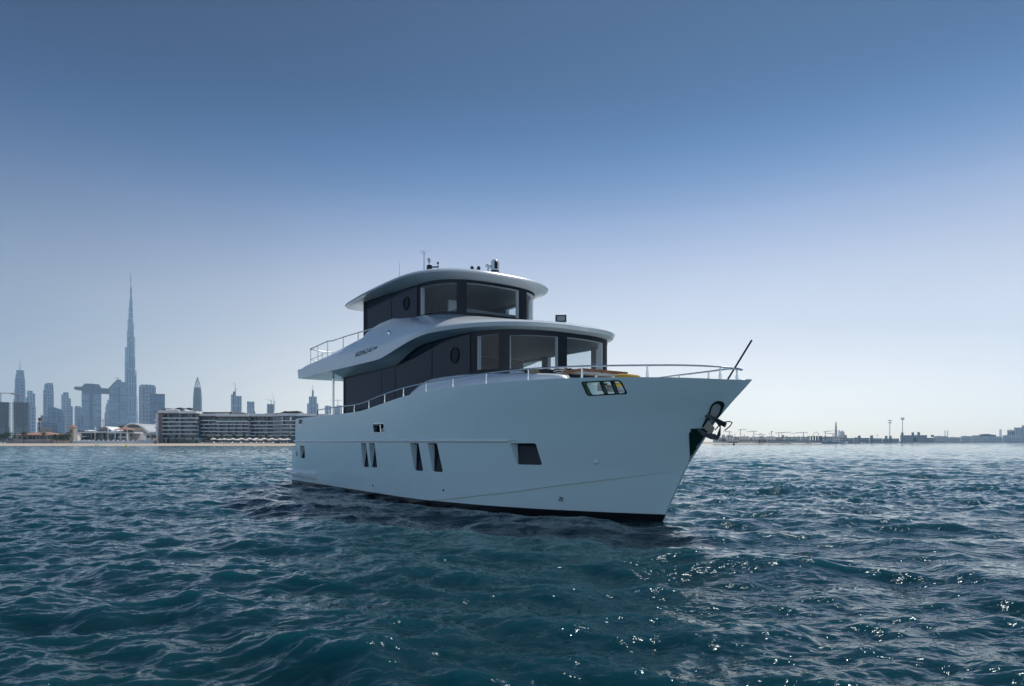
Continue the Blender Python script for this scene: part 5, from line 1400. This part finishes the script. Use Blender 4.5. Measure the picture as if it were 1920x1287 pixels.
tree('broad_tree', 'dark bushy tree right of the orange-roofed villa', 106, 322, 5.4, 4.6, 12)
tree('broad_tree', 'larger dark tree beside the small red-roofed tower', 119, 326, 5.8, 6.4, 13, leaf=M_LEAF)
tree('round_shrub', 'round green shrub by the entrance of the beach club', 259, 330, 2.2, 2.6, 14, 'shrub', M_LEAFD, 300)
tree('round_shrub', 'low green shrub in front of the green-roofed hall', 266, 332, 1.8, 3.0, 15, 'shrub', M_LEAF, 300)
pA = palm_proto('date_palm', 5.2, '', 21); pB = palm_proto('date_palm', 4.6, '', 22, True)
spots = [(44, 812, 326, 'short palm standing in front of the orange villa roof'), (82, 813, 326, 'wide palm beside the right end of the orange villa')]
hp = [307.5, 317.5, 327, 345.5, 362.5, 384, 390, 396, 402, 408, 417, 425.5, 430, 437, 446, 453, 459, 464.5, 482, 487.5, 492.5, 498.5, 513, 528.5, 543]
first = [True, True]
for k, x in enumerate(hp): spots.append((x, 818.4 + 1.6 * math.sin(k * 2.3), 321 + 2.0 * math.sin(k * 1.7), '%s palm from the left in the row before the hotel' % (ORD[k] if k < len(ORD) else 'last')))
for k, (x, yc, dd, lab) in enumerate(spots):
    src = pA if k % 3 else pB
    hh = 5.2 if src is pA else 4.6
    loc = (atx(x, dd), dd, .95); sc = (atz(yc, dd) - .95) / hh * 1.0
    if first[0 if src is pA else 1]:
        first[0 if src is pA else 1] = False; o = src; o.location = loc; o.scale = (sc,) * 3; o.rotation_euler.z = k; o['label'] = lab
    else: o = copy_thing(src, loc, k * 1.3, lab, sc)
    if k >= 2: o['group'] = 'palms in a row before the hotel'
    elif 'group' in o: del o['group']

def parasol_proto():
    t = thing('parasol', '', 'parasol', (0, 0, 0), 0, 'white parasols on the hotel beach')
    m = MB(); m.tube([(0, 0, 0), (0, 0, 2.5)], .04, 6); m.build('pole', M_WALL, t)
    c = MB(); k = 8; e = [(1.75 * math.cos(2 * math.pi * j / k), 1.75 * math.sin(2 * math.pi * j / k), 2.05) for j in range(k)]
    mid = [(.9 * math.cos(2 * math.pi * j / k), .9 * math.sin(2 * math.pi * j / k), 2.42) for j in range(k)]
    top = [(.05 * math.cos(2 * math.pi * j / k), .05 * math.sin(2 * math.pi * j / k), 2.75) for j in range(k)]
    low = [(x, y, 1.9) for x, y, _ in e]
    c.loft([low, e, mid, top], True, 0, False, True); c.build('canopy', mat('parasol_cloth', (.74, .71, .66), .9), t)
    return t
pp0 = parasol_proto(); fst = True
ups = [400.5, 412, 420.5, 427.5, 436.5, 445, 452.5, 461, 468, 476.8, 480, 488, 495, 503, 509.5, 515.6, 525.3, 532, 539]
for k, x in enumerate(ups):
    dd = 312 + 2.5 * math.sin(k * 2.1); loc = (atx(x, dd), dd, .93)
    lab = 'white beach parasol, %s from the left in the row before the hotel' % ORD[k]
    if fst: pp0.location = loc; pp0['label'] = lab; fst = False
    else: copy_thing(pp0, loc, k * .7, lab, .92 + .12 * math.sin(k * 3.3))
b = Bld('flat_shade_row', 'row of flat white beach shades left of the parasols', 'shade', 388, 314)
b.part('shade_cloth', M_WALL, lambda m: [b.blk(m, 384 + 3.4 * k, 387.2 + 3.4 * k, 827, 827.5, 2, 0) for k in range(4)])
b.part('posts', M_BROWN, lambda m: [b.blk(m, 384.2 + 3.4 * k, 384.5 + 3.4 * k, 827, 833, .1, .2) for k in range(5)])
def lounger_proto():
    t = thing('sun_lounger', '', 'sun lounger', (0, 0, 0), 0, 'loungers under the parasols')
    m = MB(); m.box(-.35, .35, -.6, .9, .3, .42); m.build('seat', M_WALL, t)
    m = MB(); m.loft([[(-.35, .9, .32), (.35, .9, .32), (.35, .9, .42), (-.35, .9, .42)], [(-.35, 1.45, .75), (.35, 1.45, .75), (.35, 1.42, .84), (-.35, 1.42, .84)]], True, 0, True, True); m.build('backrest', M_WALL, t)
    m = MB()
    for x in (-.3, .3):
        for y in (-.5, .85): m.box(x - .04, x + .04, y - .04, y + .04, 0, .3)
    m.build('legs', M_BROWN, t)
    return t
l0 = lounger_proto(); fst = True
lx = [402, 414, 422, 437.5, 453.5, 461.5, 469, 480.5, 489, 496, 504, 510.5, 526.5, 533.5, 540]
for k, x in enumerate(lx):
    dd = 308 + 1.5 * math.sin(k); loc = (atx(x, dd), dd, .9); lab = 'white sun lounger, %s from the left under the beach parasols' % ORD[k]
    if fst: l0.location = loc; l0['label'] = lab; l0.rotation_euler.z = .5; fst = False
    else: copy_thing(l0, loc, .4 + .4 * math.sin(k * 5), lab)

# small things on the sand and in the water
b = Bld('lifeguard_hut', 'dark lifeguard tower with a yellow roof beside the hotel', 'hut', 291, 300)
b.part('cabin', M_BROWN, lambda m: (b.blk(m, 289, 293.2, 826, 831, 1.2), b.blk(m, 288.2, 293.6, 833.6, 835, 1.6)))
b.part('roof', mat('yellow_paint', (.55, .38, .04), .6), lambda m: b.blk(m, 289.8, 293, 822, 824, 1.0, .1))
b.part('legs', M_BROWN, lambda m: (b.blk(m, 289.2, 289.8, 824, 835, .2), b.blk(m, 292.6, 293.2, 824, 835, .2), b.blk(m, 288.8, 289.6, 831, 835, .2, .8)))
M_BUOYY = mat('yellow_buoy', (.55, .36, .03), .5)
def buoy(px, d, h, label, mtl, name='buoy'):
    t = thing(name, label, 'buoy', (atx(px, d), d, 0))
    m = MB(); m.lathe([(.2 * h, -.15 * h), (.42 * h, 0), (.42 * h, .14 * h), (.3 * h, .2 * h)], (0, 0, 0), 12); m.build('float', mtl, t, smooth=50)
    m = MB(); m.lathe([(.26 * h, .2 * h), (.12 * h, .7 * h), (.05 * h, .85 * h), (.05 * h, h)], (0, 0, 0), 8); m.build('topmark', mtl, t)
buoy(236.8, 205, .9, 'yellow cone buoy in the water before the beach club', M_BUOYY)
buoy(498.6, 210, .38, 'tiny orange buoy in the water before the hotel', mat('orange_buoy', (.5, .2, .05), .5))
buoy(1376, 345, 1.9, 'dark pillar buoy right of the yacht bow', mat('dark_buoy', (.06, .05, .04), .6))
buoy(1618.5, 640, 2.0, 'reddish pillar buoy in front of the breakwater houses', mat('red_buoy', (.22, .07, .05), .6))
b = Bld('floating_pontoon', 'low grey pontoon lying at the edge of the sand before the club', 'pontoon', 185, 268)
b.part('deck', M_WALLG, lambda m: m.prism([(atx(178, 268), 268), (atx(192, 268), 264), (atx(192.2, 268), 266), (atx(178.4, 268), 270.4)], .12, .42))
b.part('railing', M_STEEL, lambda m: [m.tube([(atx(178.2 + k * 2.2, 268), 269.4 - k * .7, .4), (atx(178.2 + k * 2.2, 268), 269.4 - k * .7, 1.2)], .04, 5) for k in range(6)])

# ------------------------------------------------------------------ far shore on the right
M_VILLA = mat('pale_villa', (0.82, 0.76, 0.70), .9, var=.08, vscale=.1)
M_VILLA2 = mat('sand_villa', (0.62, 0.55, 0.48), .9, var=.1, vscale=.1)
F_VILLA = facade('villa_front', (0.82, 0.75, 0.69), (0.2, 0.2, 0.2), 3.4, 3.0, .45, .55, .4, .9)
F_VILLA2 = facade('villa_front_grey', (0.60, 0.57, 0.55), (0.08, 0.085, 0.10), 3.2, 2.6, .45, .5, .4, .9)
F_COLON = facade('colonnade', (0.5, 0.46, 0.43), (0.045, 0.045, 0.05), 40, 2.2, .0, .45, .6, .9)
M_GHOUSE = mat('grey_stone', (0.36, 0.36, 0.37), .9, var=.1, vscale=.1)
def villa(px0, px1, ytop, d, label, parts=(), front=F_VILLA, roof=M_VILLA, name='beach_villa', ybot=830):
    b = Bld(name, label, 'villa', (px0 + px1) / 2, d)
    b.part('wall', front, lambda m: b.blk(m, px0, px1, ytop, ybot, 10))
    b.part('parapet', roof, lambda m: b.blk(m, px0 - .2, px1 + .2, ytop - .5, ytop + .3, 10.6, -.3))
    for x0, x1, yt in parts: b.part('roof_room', roof, lambda m: b.blk(m, x0, x1, yt, ytop, 6, 2))
    return b
R0 = 640
b = villa(1337, 1353, 820.5, 620, 'pale villa under a small white dome beside the yacht anchor', ((1339, 1349, 818.5),))
b.part('dome', M_VILLA, lambda m: m.lathe([(1.75, -1), (1.78, 0), (1.6, .9), (1.1, 1.6), (.4, 2.0), (.02, 2.2)], (atx(1356.6, b.d), b.d + 2, atz(818.5, b.d)), 14), 60)
b.part('drum', M_VILLA2, lambda m: b.blk(m, 1352.4, 1361, 820, 831, 5))
villa(1361.5, 1374, 818.5, R0, 'beige villa with a tall square roof room, nearest the white dome', ((1362, 1374, 816.2), (1365, 1370, 815.6)))
villa(1374.4, 1387, 819.6, R0 + 8, 'flat beige villa, second along the row from the white dome', ((1376, 1380, 818.4),))
villa(1387.4, 1405, 820, R0, 'wide beige villa with a stepped roof below the left cranes', ((1390, 1404.6, 818.2),))
villa(1405.4, 1411, 821, R0 + 10, 'narrow sandy villa with a small wind tower between wider villas', ((1409.6, 1411, 817),), F_VILLA2, M_VILLA2)
villa(1411.4, 1421, 819.8, R0, 'beige villa with a plain flat roof right of the small wind tower')
villa(1421.4, 1434, 820, R0 + 8, 'beige villa with a broad roof room behind the dark beach pavilion', ((1423, 1432.6, 818),))
villa(1434.4, 1453, 820.2, R0, 'wide pale villa with a white roof screen right of the pavilion', ((1437, 1453, 818.4),))
villa(1453.4, 1466, 820.4, R0 + 6, 'beige villa left of the tall square wind tower', (), F_VILLA2, M_VILLA2)
b = Bld('wind_tower', 'tall square grey wind tower rising from the middle of the villa row', 'tower', 1468, R0)
b.part('shaft', F_VILLA2, lambda m: b.blk(m, 1466, 1470.2, 817, 831, 2.6))
b.part('top', M_VILLA2, lambda m: b.blk(m, 1465.8, 1470.4, 816, 818.8, 3, -.2))
villa(1470.6, 1484, 819.8, R0 + 6, 'pale villa right of the tall square wind tower', ((1472, 1477, 818.2),))
villa(1484.4, 1501, 820, R0, 'long pale villa with two small roof rooms', ((1487, 1491, 818.4), (1495, 1499.4, 818.2)))
villa(1501.4, 1516, 819.6, R0 + 12, 'pale flat-roofed villa left of the dark colonnade', ((1503, 1508, 818.2),))
b = Bld('low_beach_house', 'long low beach house with a deep flat roof below the domed villa', 'house', 1375, 598)
b.part('roof', M_VILLA2, lambda m: b.blk(m, 1363.6, 1385.6, 825.2, 828.2, 6))
b.part('wall', M_GLZD, lambda m: b.blk(m, 1364.6, 1384.6, 828.2, 832, 4, 1))
b.part('post', M_VILLA, lambda m: [b.blk(m, x, x + .7, 828, 832, .4, .2) for x in (1364, 1368.5, 1373, 1377.5, 1382, 1385)])
b = Bld('beach_pavilion', 'dark open beach pavilion with a flat grey roof', 'pavilion', 1429, 610)
b.part('roof', M_GHOUSE, lambda m: b.blk(m, 1420, 1438.4, 824.2, 825.6, 7))
b.part('wall', M_GLZD, lambda m: b.blk(m, 1421, 1437.6, 825.6, 831, 4, 2))
b.part('post', M_VILLA, lambda m: [b.blk(m, x, x + .8, 825.4, 831, .5, .3) for x in (1420.4, 1426.5, 1430, 1434.5, 1437.4)])
b = Bld('promenade_wall', 'long low promenade terrace with dark openings below the villas', 'wall', 1450, 618)
b.part('wall', M_VILLA2, lambda m: (b.blk(m, 1385, 1420, 826.4, 832, 3), b.blk(m, 1438.6, 1516, 826.6, 832, 3)))
b.part('openings', M_GLZD, lambda m: [b.blk(m, x, x + 2.4, 825.2, 826.6, .3, -.1) for x in [1386 + 3.4 * k for k in range(10)] + [1439.5 + 3.6 * k for k in range(14)]])
b = Bld('colonnade', 'row of tall dark colonnade bays at the end of the villa row', 'building', 1528, 690)
for k, x in enumerate((1514.5, 1519.6, 1524.8, 1529.8, 1534.6, 1538.4)):
    b.part('bay', F_COLON, lambda m: b.blk(m, x, x + (3.8 if k < 5 else 3), 817.8, 832, 5))
b.part('base', M_GHOUSE, lambda m: b.blk(m, 1510, 1542, 826, 832, 6, -1))
tree('broad_tree', 'round green tree on the sand right of the anchor', 1357, 590, 4.2, 5.6, 31)
tree('round_shrub', 'small green shrub between the low beach house and the promenade', 1388, 596, 1.4, 2.4, 32, 'shrub', M_LEAF, 250)
b = Bld('parked_van', 'white van parked below the villas near the beach pavilion', 'van', 1411, 606)
b.part('body', M_WALL, lambda m: (b.blk(m, 1407, 1410.6, 829.2, 831.2, 1.8), b.blk(m, 1407, 1410, 828.6, 829.4, 1.7, .1)))
b = Bld('parked_van', 'second white van just right of the other parked van', 'van', 1413, 606)
b.part('body', M_WALL, lambda m: (b.blk(m, 1411.6, 1415, 829.4, 831.2, 1.8), b.blk(m, 1411.6, 1414.4, 828.9, 829.5, 1.7, .1)))

# cranes over the villas
CD = 1700
M_CRG = mat('crane_grey', (0.26, 0.27, 0.30), .6)
for px, yt, x0, x1, ye, lab in ((1367.4, 809.4, 1356, 1372, 809.4, 'grey crane with a level jib, nearest the anchor'), (1388.4, 805.6, 1385, 1400, 805.2, 'tallest grey crane of the far shore, its jib rising to the right'), (1413.4, 808.5, 1398, 1419.4, 810.4, 'crane with a long jib to the left above the wide stepped villa'),
                             (1429.4, 815, 1415, 1434.6, 815, 'low crane whose jib just clears the villa roofs'), (1446.6, 809.4, 1445, 1450, 808.6, 'crane seen end-on with a very short jib'), (1460.2, 811.6, 1454, 1483, 810.6, 'crane with a long jib passing over the square wind tower'),
                             (1506.4, 811, 1481, 1514, 813.2, 'crane with a long low jib left of the thin arch'), (1547.6, 809.4, 1544.6, 1562, 808.4, 'crane with a jib rising towards the minaret'), (1562, 813.4, 1548, 1564.4, 813.2, 'low crane half hidden beside the minaret')):
    crane(px, yt - .8, x0, x1, CD, lab, yend=ye, ybase=824, r=.75, group='cranes over the right shore', m_=M_CRG, yj=yt + .4)
# flags
def flag(px, y, d, lab, k):
    o = (atx(px, d), d, 1.0); t = thing('flagpole', lab, 'flag', o, 0, 'flags along the right shore')
    m = MB(); m.tube([(o[0], d, 1), (o[0], d, atz(y - .8, d))], .09, 5); m.build('pole', M_MAST, t, org=o)
    m = MB(); w_ = 1.7 / FPX * d; z = atz(y, d); hgt = 1.3 / FPX * d
    m.loft([[(o[0] + w_ * q / 5, d + .25 * math.sin(q * 1.6), z - .12 * q + e * hgt * .5) for q in range(6)] for e in (-1, 1)]); m.build('flag_cloth', M_FLAG, t, org=o)
M_FLAG = mat('flag_cloth', (.22, .10, .10), .8, var=.5, vscale=.8)
for k, (x, y, l) in enumerate(((1377.6, 814, 'dark flag on a pole left of the tallest crane'), (1395.4, 815.2, 'dark flag on a pole just right of the tallest crane'), (1424.8, 812.8, 'dark flag flying above the dark beach pavilion'), (1442.4, 812.9, 'dark flag flying left of the end-on crane'), (1465.2, 812.6, 'dark flag flying beside the square wind tower'), (1644.6, 816.2, 'dark flag flying among the grey stone houses'))):
    flag(x, y, 655 if k < 5 else 900, l, k)
t = thing('thin_arch', 'thin tall steel arch rising behind the colonnade', 'arch', (atx(1530, 1500), 1500, 1))
m = MB(); m.tube([(atx(1530 + 5.3 * math.cos(a), 1500), 1500, atz(818.5 - 8 * math.sin(a), 1500)) for a in np.linspace(-.9, math.pi + .9, 26)], .5, 6); m.build('hoop', M_MAST, t, org=(atx(1530, 1500), 1500, 1), smooth=60)

# mosque
b = Bld('mosque', 'sand-coloured mosque with a dome and a tall tiered minaret', 'mosque', 1573, 900)
d = b.d
b.part('hall', F_VILLA, lambda m: (b.blk(m, 1562, 1586, 818, 832, 16, 2), b.blk(m, 1564, 1576, 821, 832, 6, -2)))
def f(m):
    X = atx(1567.4, d)
    m.lathe([(1.75, 0), (1.75, atz(808, d) - 1), (2.1, atz(807.6, d) - 1), (2.1, atz(806.6, d) - 1), (1.35, atz(806.4, d) - 1), (1.3, atz(800.6, d) - 1), (1.65, atz(800.2, d) - 1), (1.65, atz(799.4, d) - 1), (.95, atz(799, d) - 1), (.95, atz(794, d) - 1), (1.2, atz(793.8, d) - 1), (.8, atz(793, d) - 1), (.5, atz(791.8, d) - 1), (.1, atz(790.6, d) - 1), (.05, atz(789.4, d) - 1)], (X, d, 1), 10)
b.part('minaret', M_VILLA2, f)
b.part('dome', M_VILLA, lambda m: m.lathe([(3.1, -2), (3.2, 0), (3.3, 1.2), (3.0, 2.8), (2.1, 4.2), (.9, 5.0), (.12, 5.4), (.05, 7.2)], (atx(1579.5, d), d + 7, atz(814.6, d)), 16), 60)
b.part('drum', M_VILLA2, lambda m: m.lathe([(3.15, 0), (3.15, 2.4)], (atx(1579.5, d), d + 7, atz(817.8, d)), 16), 60)
b = Bld('ghostly_tower', 'very faint skyscraper in the haze between minaret and dome', 'building', 1573.5, 4000)
b.part('tower', M_WALL, lambda m: (b.blk(m, 1571.6, 1576, 807.4, 828, 14), b.blk(m, 1571.2, 1574, 812, 828, 14, -4)))
b = Bld('ghostly_tower', 'very faint skyscraper in the haze left of the grand hotel', 'building', 1876, 4000)
b.part('tower', M_WALL, lambda m: (b.blk(m, 1873.6, 1878.4, 806, 828, 16), b.blk(m, 1874.4, 1877.6, 805, 806.2, 10, 3)))

# harbour front houses
def ghouse(px0, px1, ytop, d, label, towers=(), roof=None):
    b = Bld('stone_house', label, 'house', (px0 + px1) / 2, d)
    b.part('wall', F_VILLA2, lambda m: b.blk(m, px0, px1, ytop, 832, 12))
    b.part('parapet', roof or M_GHOUSE, lambda m: b.blk(m, px0 - .15, px1 + .15, ytop - .4, ytop + .25, 12.5, -.25))
    for x0, x1, yt in towers:
        b.part('wind_tower', M_GHOUSE, lambda m: (b.blk(m, x0, x1, yt, 831, 4, -.6), b.blk(m, x0 - .2, x1 + .2, yt - .3, yt + .4, 4.4, -.8)))
    return b
ghouse(1541, 1562, 819.2, 760, 'pale harbour house left of the mosque, flat-roofed', ((1546, 1549, 818.2),), M_VILLA)
ghouse(1576, 1588, 821, 780, 'grey stone house with a wind tower right below the mosque dome', ((1583.4, 1587.6, 816.4),))
ghouse(1587.8, 1601.4, 822, 790, 'grey stone house under a bright white roof edge', (), M_WALL)
ghouse(1601.6, 1608, 821, 800, 'small dark square stone house between two wind towers')
ghouse(1608.2, 1630, 822, 810, 'grey stone house with a stout square wind tower at its left end', ((1608.4, 1613.8, 817.4),))
ghouse(1630.4, 1654, 822.6, 830, 'long low stone house with a wind tower, middle of the harbour row', ((1631.4, 1637, 817.2),))
ghouse(1654.4, 1686, 823, 860, 'long stone house with two square wind towers below the lower light mast', ((1659, 1664, 818), (1667, 1672, 818)))
b = Bld('wind_tower_palace', 'large grey stone palace crowned by several square wind towers', 'palace', 1713, 950)
b.part('wall', F_VILLA2, lambda m: (b.blk(m, 1688, 1738, 817.4, 832, 16), b.blk(m, 1738, 1751, 821.4, 832, 10, 3)))
b.part('parapet', M_GHOUSE, lambda m: (b.blk(m, 1687.6, 1738.4, 816.6, 817.8, 16.8, -.4), [b.blk(m, x, x + 1.6, 815.8, 816.8, 2, 0) for x in (1697, 1703, 1716.6, 1729, 1734.6)]))
for x0, x1, yt in ((1689.2, 1694, 811.8), (1709, 1714, 811.4), (1720, 1725, 811), (1745, 1750.6, 816.4)):
    b.part('wind_tower', M_GHOUSE, lambda m: (b.blk(m, x0, x1, yt, 820, 4, .5), b.blk(m, x0 - .25, x1 + .25, yt - .4, yt + .3, 4.6, .2)))
b.part('gateway', M_GLZD, lambda m: m.xz([(atx(x, 950), max(atz(y, 950), .9)) for x, y in ((1712.4, 829), (1712.4, 822.4), (1714, 820.8), (1715.6, 820.4), (1717.2, 820.8), (1718.6, 822.4), (1718.6, 829))], 949.7, 950.2))
b = Bld('white_marquee', 'pale tented marquee by the harbour wall', 'tent', 1621, 770)
b.part('tent', M_WALL, lambda m: m.loft([[(atx(x, 770), 770 + q, atz(y, 770)) for x, y in ((1613.6, 829.6), (1615, 826.4), (1618.4, 824), (1622, 824.2), (1626, 826.6), (1627.4, 829.6))] for q in (0, 9)], False, 0))
for px, y0, lab in ((1668.4, 787.4, 'lower of two floodlight masts, with two tiers of lamps'), (1692.2, 783, 'taller floodlight mast rising from the wind tower palace')):
    d = 900; o = (atx(px, d), d, 1); t = thing('floodlight_mast', lab, 'mast', o, 0, 'floodlight masts on the right shore')
    m = MB(); m.tube([(o[0], d, 1), (o[0], d, atz(y0 + 1, d))], [.5, .3], 7); m.build('pole', M_MAST, t, org=o, smooth=50)
    for yy, w_ in ((y0 + 2, 2.7), (y0 + (6.4 if px < 1680 else 4.4), 2.4)):
        m = MB(); z = atz(yy, d); W_ = w_ / FPX * d
        m.tube([(o[0] - W_, d, z), (o[0] + W_, d, z)], .16, 5)
        for q in (-1, -.45, .45, 1): m.box(o[0] + q * W_ - .45, o[0] + q * W_ + .45, d - .7, d - .2, z + .1, z + 1.1)
        m.build('lamp_row', M_MAST, t, org=o)

# right end: low town, chimneys, hotel
F_LOW = facade('low_town', (0.8, 0.74, 0.68), (0.15, 0.14, 0.14), 3.4, 4.0, .4, .55, .4, .9)
for px0, px1, yt, d, lab, rm in ((1751, 1776, 818.6, 1250, 'broad pale block right of the wind tower palace', M_VILLA), (1776.4, 1801, 820.8, 1280, 'low beige block below the striped chimneys', M_VILLA2), (1801.4, 1822, 818.6, 1350, 'sandy block right of the striped chimneys', M_VILLA), (1822.4, 1836, 817.4, 1400, 'pale block left of the long dark roof', M_VILLA),
                                 (1838, 1864, 821, 1380, 'low bright block in front of the long dark roof', M_VILLA), (1864.4, 1880, 819.6, 1420, 'beige block right of the long dark roof', M_VILLA2), (1880.4, 1910, 816.8, 1480, 'pale block at the foot of the grand hotel', M_VILLA), (1908, 1940, 819, 1440, 'grey-beige block cut by the right edge of the photo', M_VILLA2)):
    b = Bld('town_block', lab, 'building', (px0 + px1) / 2, d)
    b.part('wall', F_LOW, lambda m: b.blk(m, px0, px1, yt, 832, 20))
    b.part('parapet', rm, lambda m: (b.blk(m, px0 - .2, px1 + .2, yt - .5, yt + .2, 20.6, -.3), b.blk(m, lerp(px0, px1, .2), lerp(px0, px1, .55), yt - 1.2, yt, 8, 5)))
b = Bld('long_dark_roof_hall', 'hall with a long dark curved roof on the right shore', 'building', 1850, 1500)
b.part('roof', mat('slate_roof', (.10, .11, .13), .5), lambda m: m.xz([(atx(x, b.d), atz(y, b.d)) for x, y in ((1834, 818), (1835, 815.8), (1840, 814.4), (1850, 813.9), (1857, 814.2), (1858, 815.2), (1867, 815.6), (1868, 818))], b.d, b.d + 30))
b.part('wall', F_VILLA2, lambda m: b.blk(m, 1834.6, 1867.4, 818, 832, 28, 1))
def strp(m, px):
    d = 2600
    for k in range(7):
        m.lathe([(1.55 - .04 * k, 0), (1.52 - .04 * k, (820 - 807.6) / 7 / FPX * d)], (atx(px, d), d, atz(820, d) + k * (820 - 807.6) / 7 / FPX * d), 10, k % 2)
M_RED = mat('red_band', (.30, .07, .06), .7)
for px, lab in ((1771.9, 'left one of two red and white striped chimneys'), (1776.9, 'right one of two red and white striped chimneys')):
    o = (atx(px, 2600), 2600, 1); t = thing('striped_chimney', lab, 'chimney', o, 0, 'striped chimneys')
    m = MB(); strp(m, px); m.build('upper_shaft', [M_RED, M_WALL], t, org=o)
    m = MB(); m.lathe([(1.9, 0), (1.55, atz(820, 2600) - 1)], o, 10); m.build('lower_shaft', M_CONC, t, org=o)
b = Bld('grand_hotel', 'large pale grand hotel stepping up at the right edge of the photo', 'hotel', 1905, 1550)
F_GRAND = facade('grand_hotel_front', (0.66, 0.63, 0.62), (0.09, 0.10, 0.13), 5.2, 4.4, .45, .5)
b.part('wall', F_GRAND, lambda m: (b.blk(m, 1888.4, 1902, 807, 832, 26), b.blk(m, 1901.6, 1917, 803, 832, 30, 2), b.blk(m, 1916, 1960, 798.6, 832, 34, 4)))
b.part('roof', mat('hotel_roof', (.34, .30, .28), .8), lambda m: (hip_roof(m, atx(1887, b.d), atx(1902.4, b.d), b.d - 2, b.d + 28, atz(807.2, b.d), atz(805.4, b.d), .3), b.blk(m, 1900.8, 1917.4, 802, 803.2, 32, 1), hip_roof(m, atx(1915, b.d), atx(1961, b.d), b.d + 2, b.d + 40, atz(798.6, b.d), atz(796.2, b.d), .3)))
b.part('arcade', M_GLZD, lambda m: [m.xz([(atx(x, b.d), atz(y, b.d)) for x, y in ((q, 818), (q, 811), (q + .8, 810), (q + 1.6, 811), (q + 1.6, 818))], b.d - .5, b.d + .2) for q in (1890, 1893.5, 1897, 1900)])
b.part('cornice', M_VILLA, lambda m: (b.blk(m, 1888, 1902.4, 807, 808, 27, -.6), b.blk(m, 1888, 1902.4, 813.4, 814, 27, -.4)))
rg = random.Random(5)
TL = ['dark green tree below the striped chimneys', 'dark green tree right of the striped chimneys', 'green tree left of the long dark roof', 'green tree under the left end of the long dark roof', 'green tree before the low bright block', 'green tree under the right end of the long dark roof', 'green tree left of the grand hotel', 'green tree in front of the grand hotel', 'green tree at the right edge of the photo']
for k, x in enumerate((1768, 1785, 1812, 1830, 1846, 1858, 1875, 1892, 1912)):
    tree('broad_tree', TL[k], x, shore_d(x) + 70, 7 + rg.random() * 4, 12 + rg.random() * 6, 40 + k, 'tree', M_LEAF, 420)
def boat(px, d, L_, label, hullm, seed):
    rg_ = random.Random(seed); o = (atx(px, d), d, 0); t = thing('moored_boat', label, 'boat', o, 0, 'boats moored in the small harbour')
    m = MB(); rows = []
    for x, w_, s_ in ((-.5, .16, .9), (-.3, .2, .85), (.1, .2, .95), (.35, .13, 1.15), (.5, .01, 1.4)):
        rows.append([(x * L_, -w_ * L_, s_ * L_ * .1), (x * L_, -w_ * L_ * .6, -.2), (x * L_, w_ * L_ * .6, -.2), (x * L_, w_ * L_, s_ * L_ * .1)])
    m.loft(rows, True, 0, True, True); m.build('hull', hullm, t)
    m = MB(); h = L_ * .1; m.box(-.3 * L_, .12 * L_, -.12 * L_, .12 * L_, h * .9, h * 1.9); m.box(-.32 * L_, .16 * L_, -.14 * L_, .14 * L_, h * 1.9, h * 2.1); m.build('cabin', M_WALL, t)
    m = MB(); m.box(-.28 * L_, .125 * L_, -.122 * L_, -.12 * L_, h * 1.2, h * 1.7); m.build('cabin_window', M_GLZD, t)
M_BBL = mat('blue_hull', (.10, .24, .34), .4)
boat(1556, 650, 15, 'white and blue motor boat, leftmost of the moored boats', M_BBL, 1)
boat(1569, 660, 12, 'long low blue boat below the mosque', M_BBL, 2)
boat(1580, 668, 11, 'white boat moored right of the long blue boat', M_WALL, 3)
boat(1594, 690, 12, 'dark-hulled boat below the white-edged roof', M_GHOUSE, 4)
boat(1606, 700, 9, 'small grey boat left of the marquee', M_GHOUSE, 5)
# breakwater rocks: past counting
rk = MB(); rg = random.Random(8)
for k in range(1500):
    px = rg.uniform(1622, 2100); dd = shore_d(px) + rg.uniform(-2, 16); s_ = rg.uniform(.5, 1.15) * (1 + (dd - 800) / 1500)
    X = atx(px, dd); z = max(0.0, (dd - shore_d(px)) * .09) + rg.uniform(-.3, .5)
    P = [(X + s_ * math.cos(a) * rg.uniform(.7, 1.2), dd + s_ * math.sin(a) * rg.uniform(.7, 1.2)) for a in [i * math.pi / 3 for i in range(6)]]
    rk.loft([[(x, y, z - s_ * .6) for x, y in P], [(x, y, z + s_ * rg.uniform(.1, .3)) for x, y in P], [(lerp(x, X, .5), lerp(y, dd, .5), z + s_ * rg.uniform(.5, .75)) for x, y in P]], True, 0, True, True)
tag(rk.build('rock_armour', mat('breakwater_rock', (.24, .21, .19), .9, var=.4, vscale=.4)), kind='stuff')

# ------------------------------------------------------------------ haze over water and shore
def make_haze():
    m = MB(); m.box(-9000, 9000, -4400, 4400, -2.2, 846)
    mt = bpy.data.materials.new('haze_air'); mt.use_nodes = True
    nt = mt.node_tree; nt.nodes.clear()
    o = nt.nodes.new('ShaderNodeOutputMaterial'); v = nt.nodes.new('ShaderNodeVolumePrincipled')
    v.inputs['Color'].default_value = (0.45, 0.72, 1.0, 1)
    v.inputs['Density'].default_value = HAZE_DENSITY
    v.inputs['Anisotropy'].default_value = 0.35
    nt.links.new(v.outputs[0], o.inputs['Volume'])
    h = m.build('haze', mt)
    tag(h, kind='stuff')
HAZE_DENSITY = 0.00014
make_haze()
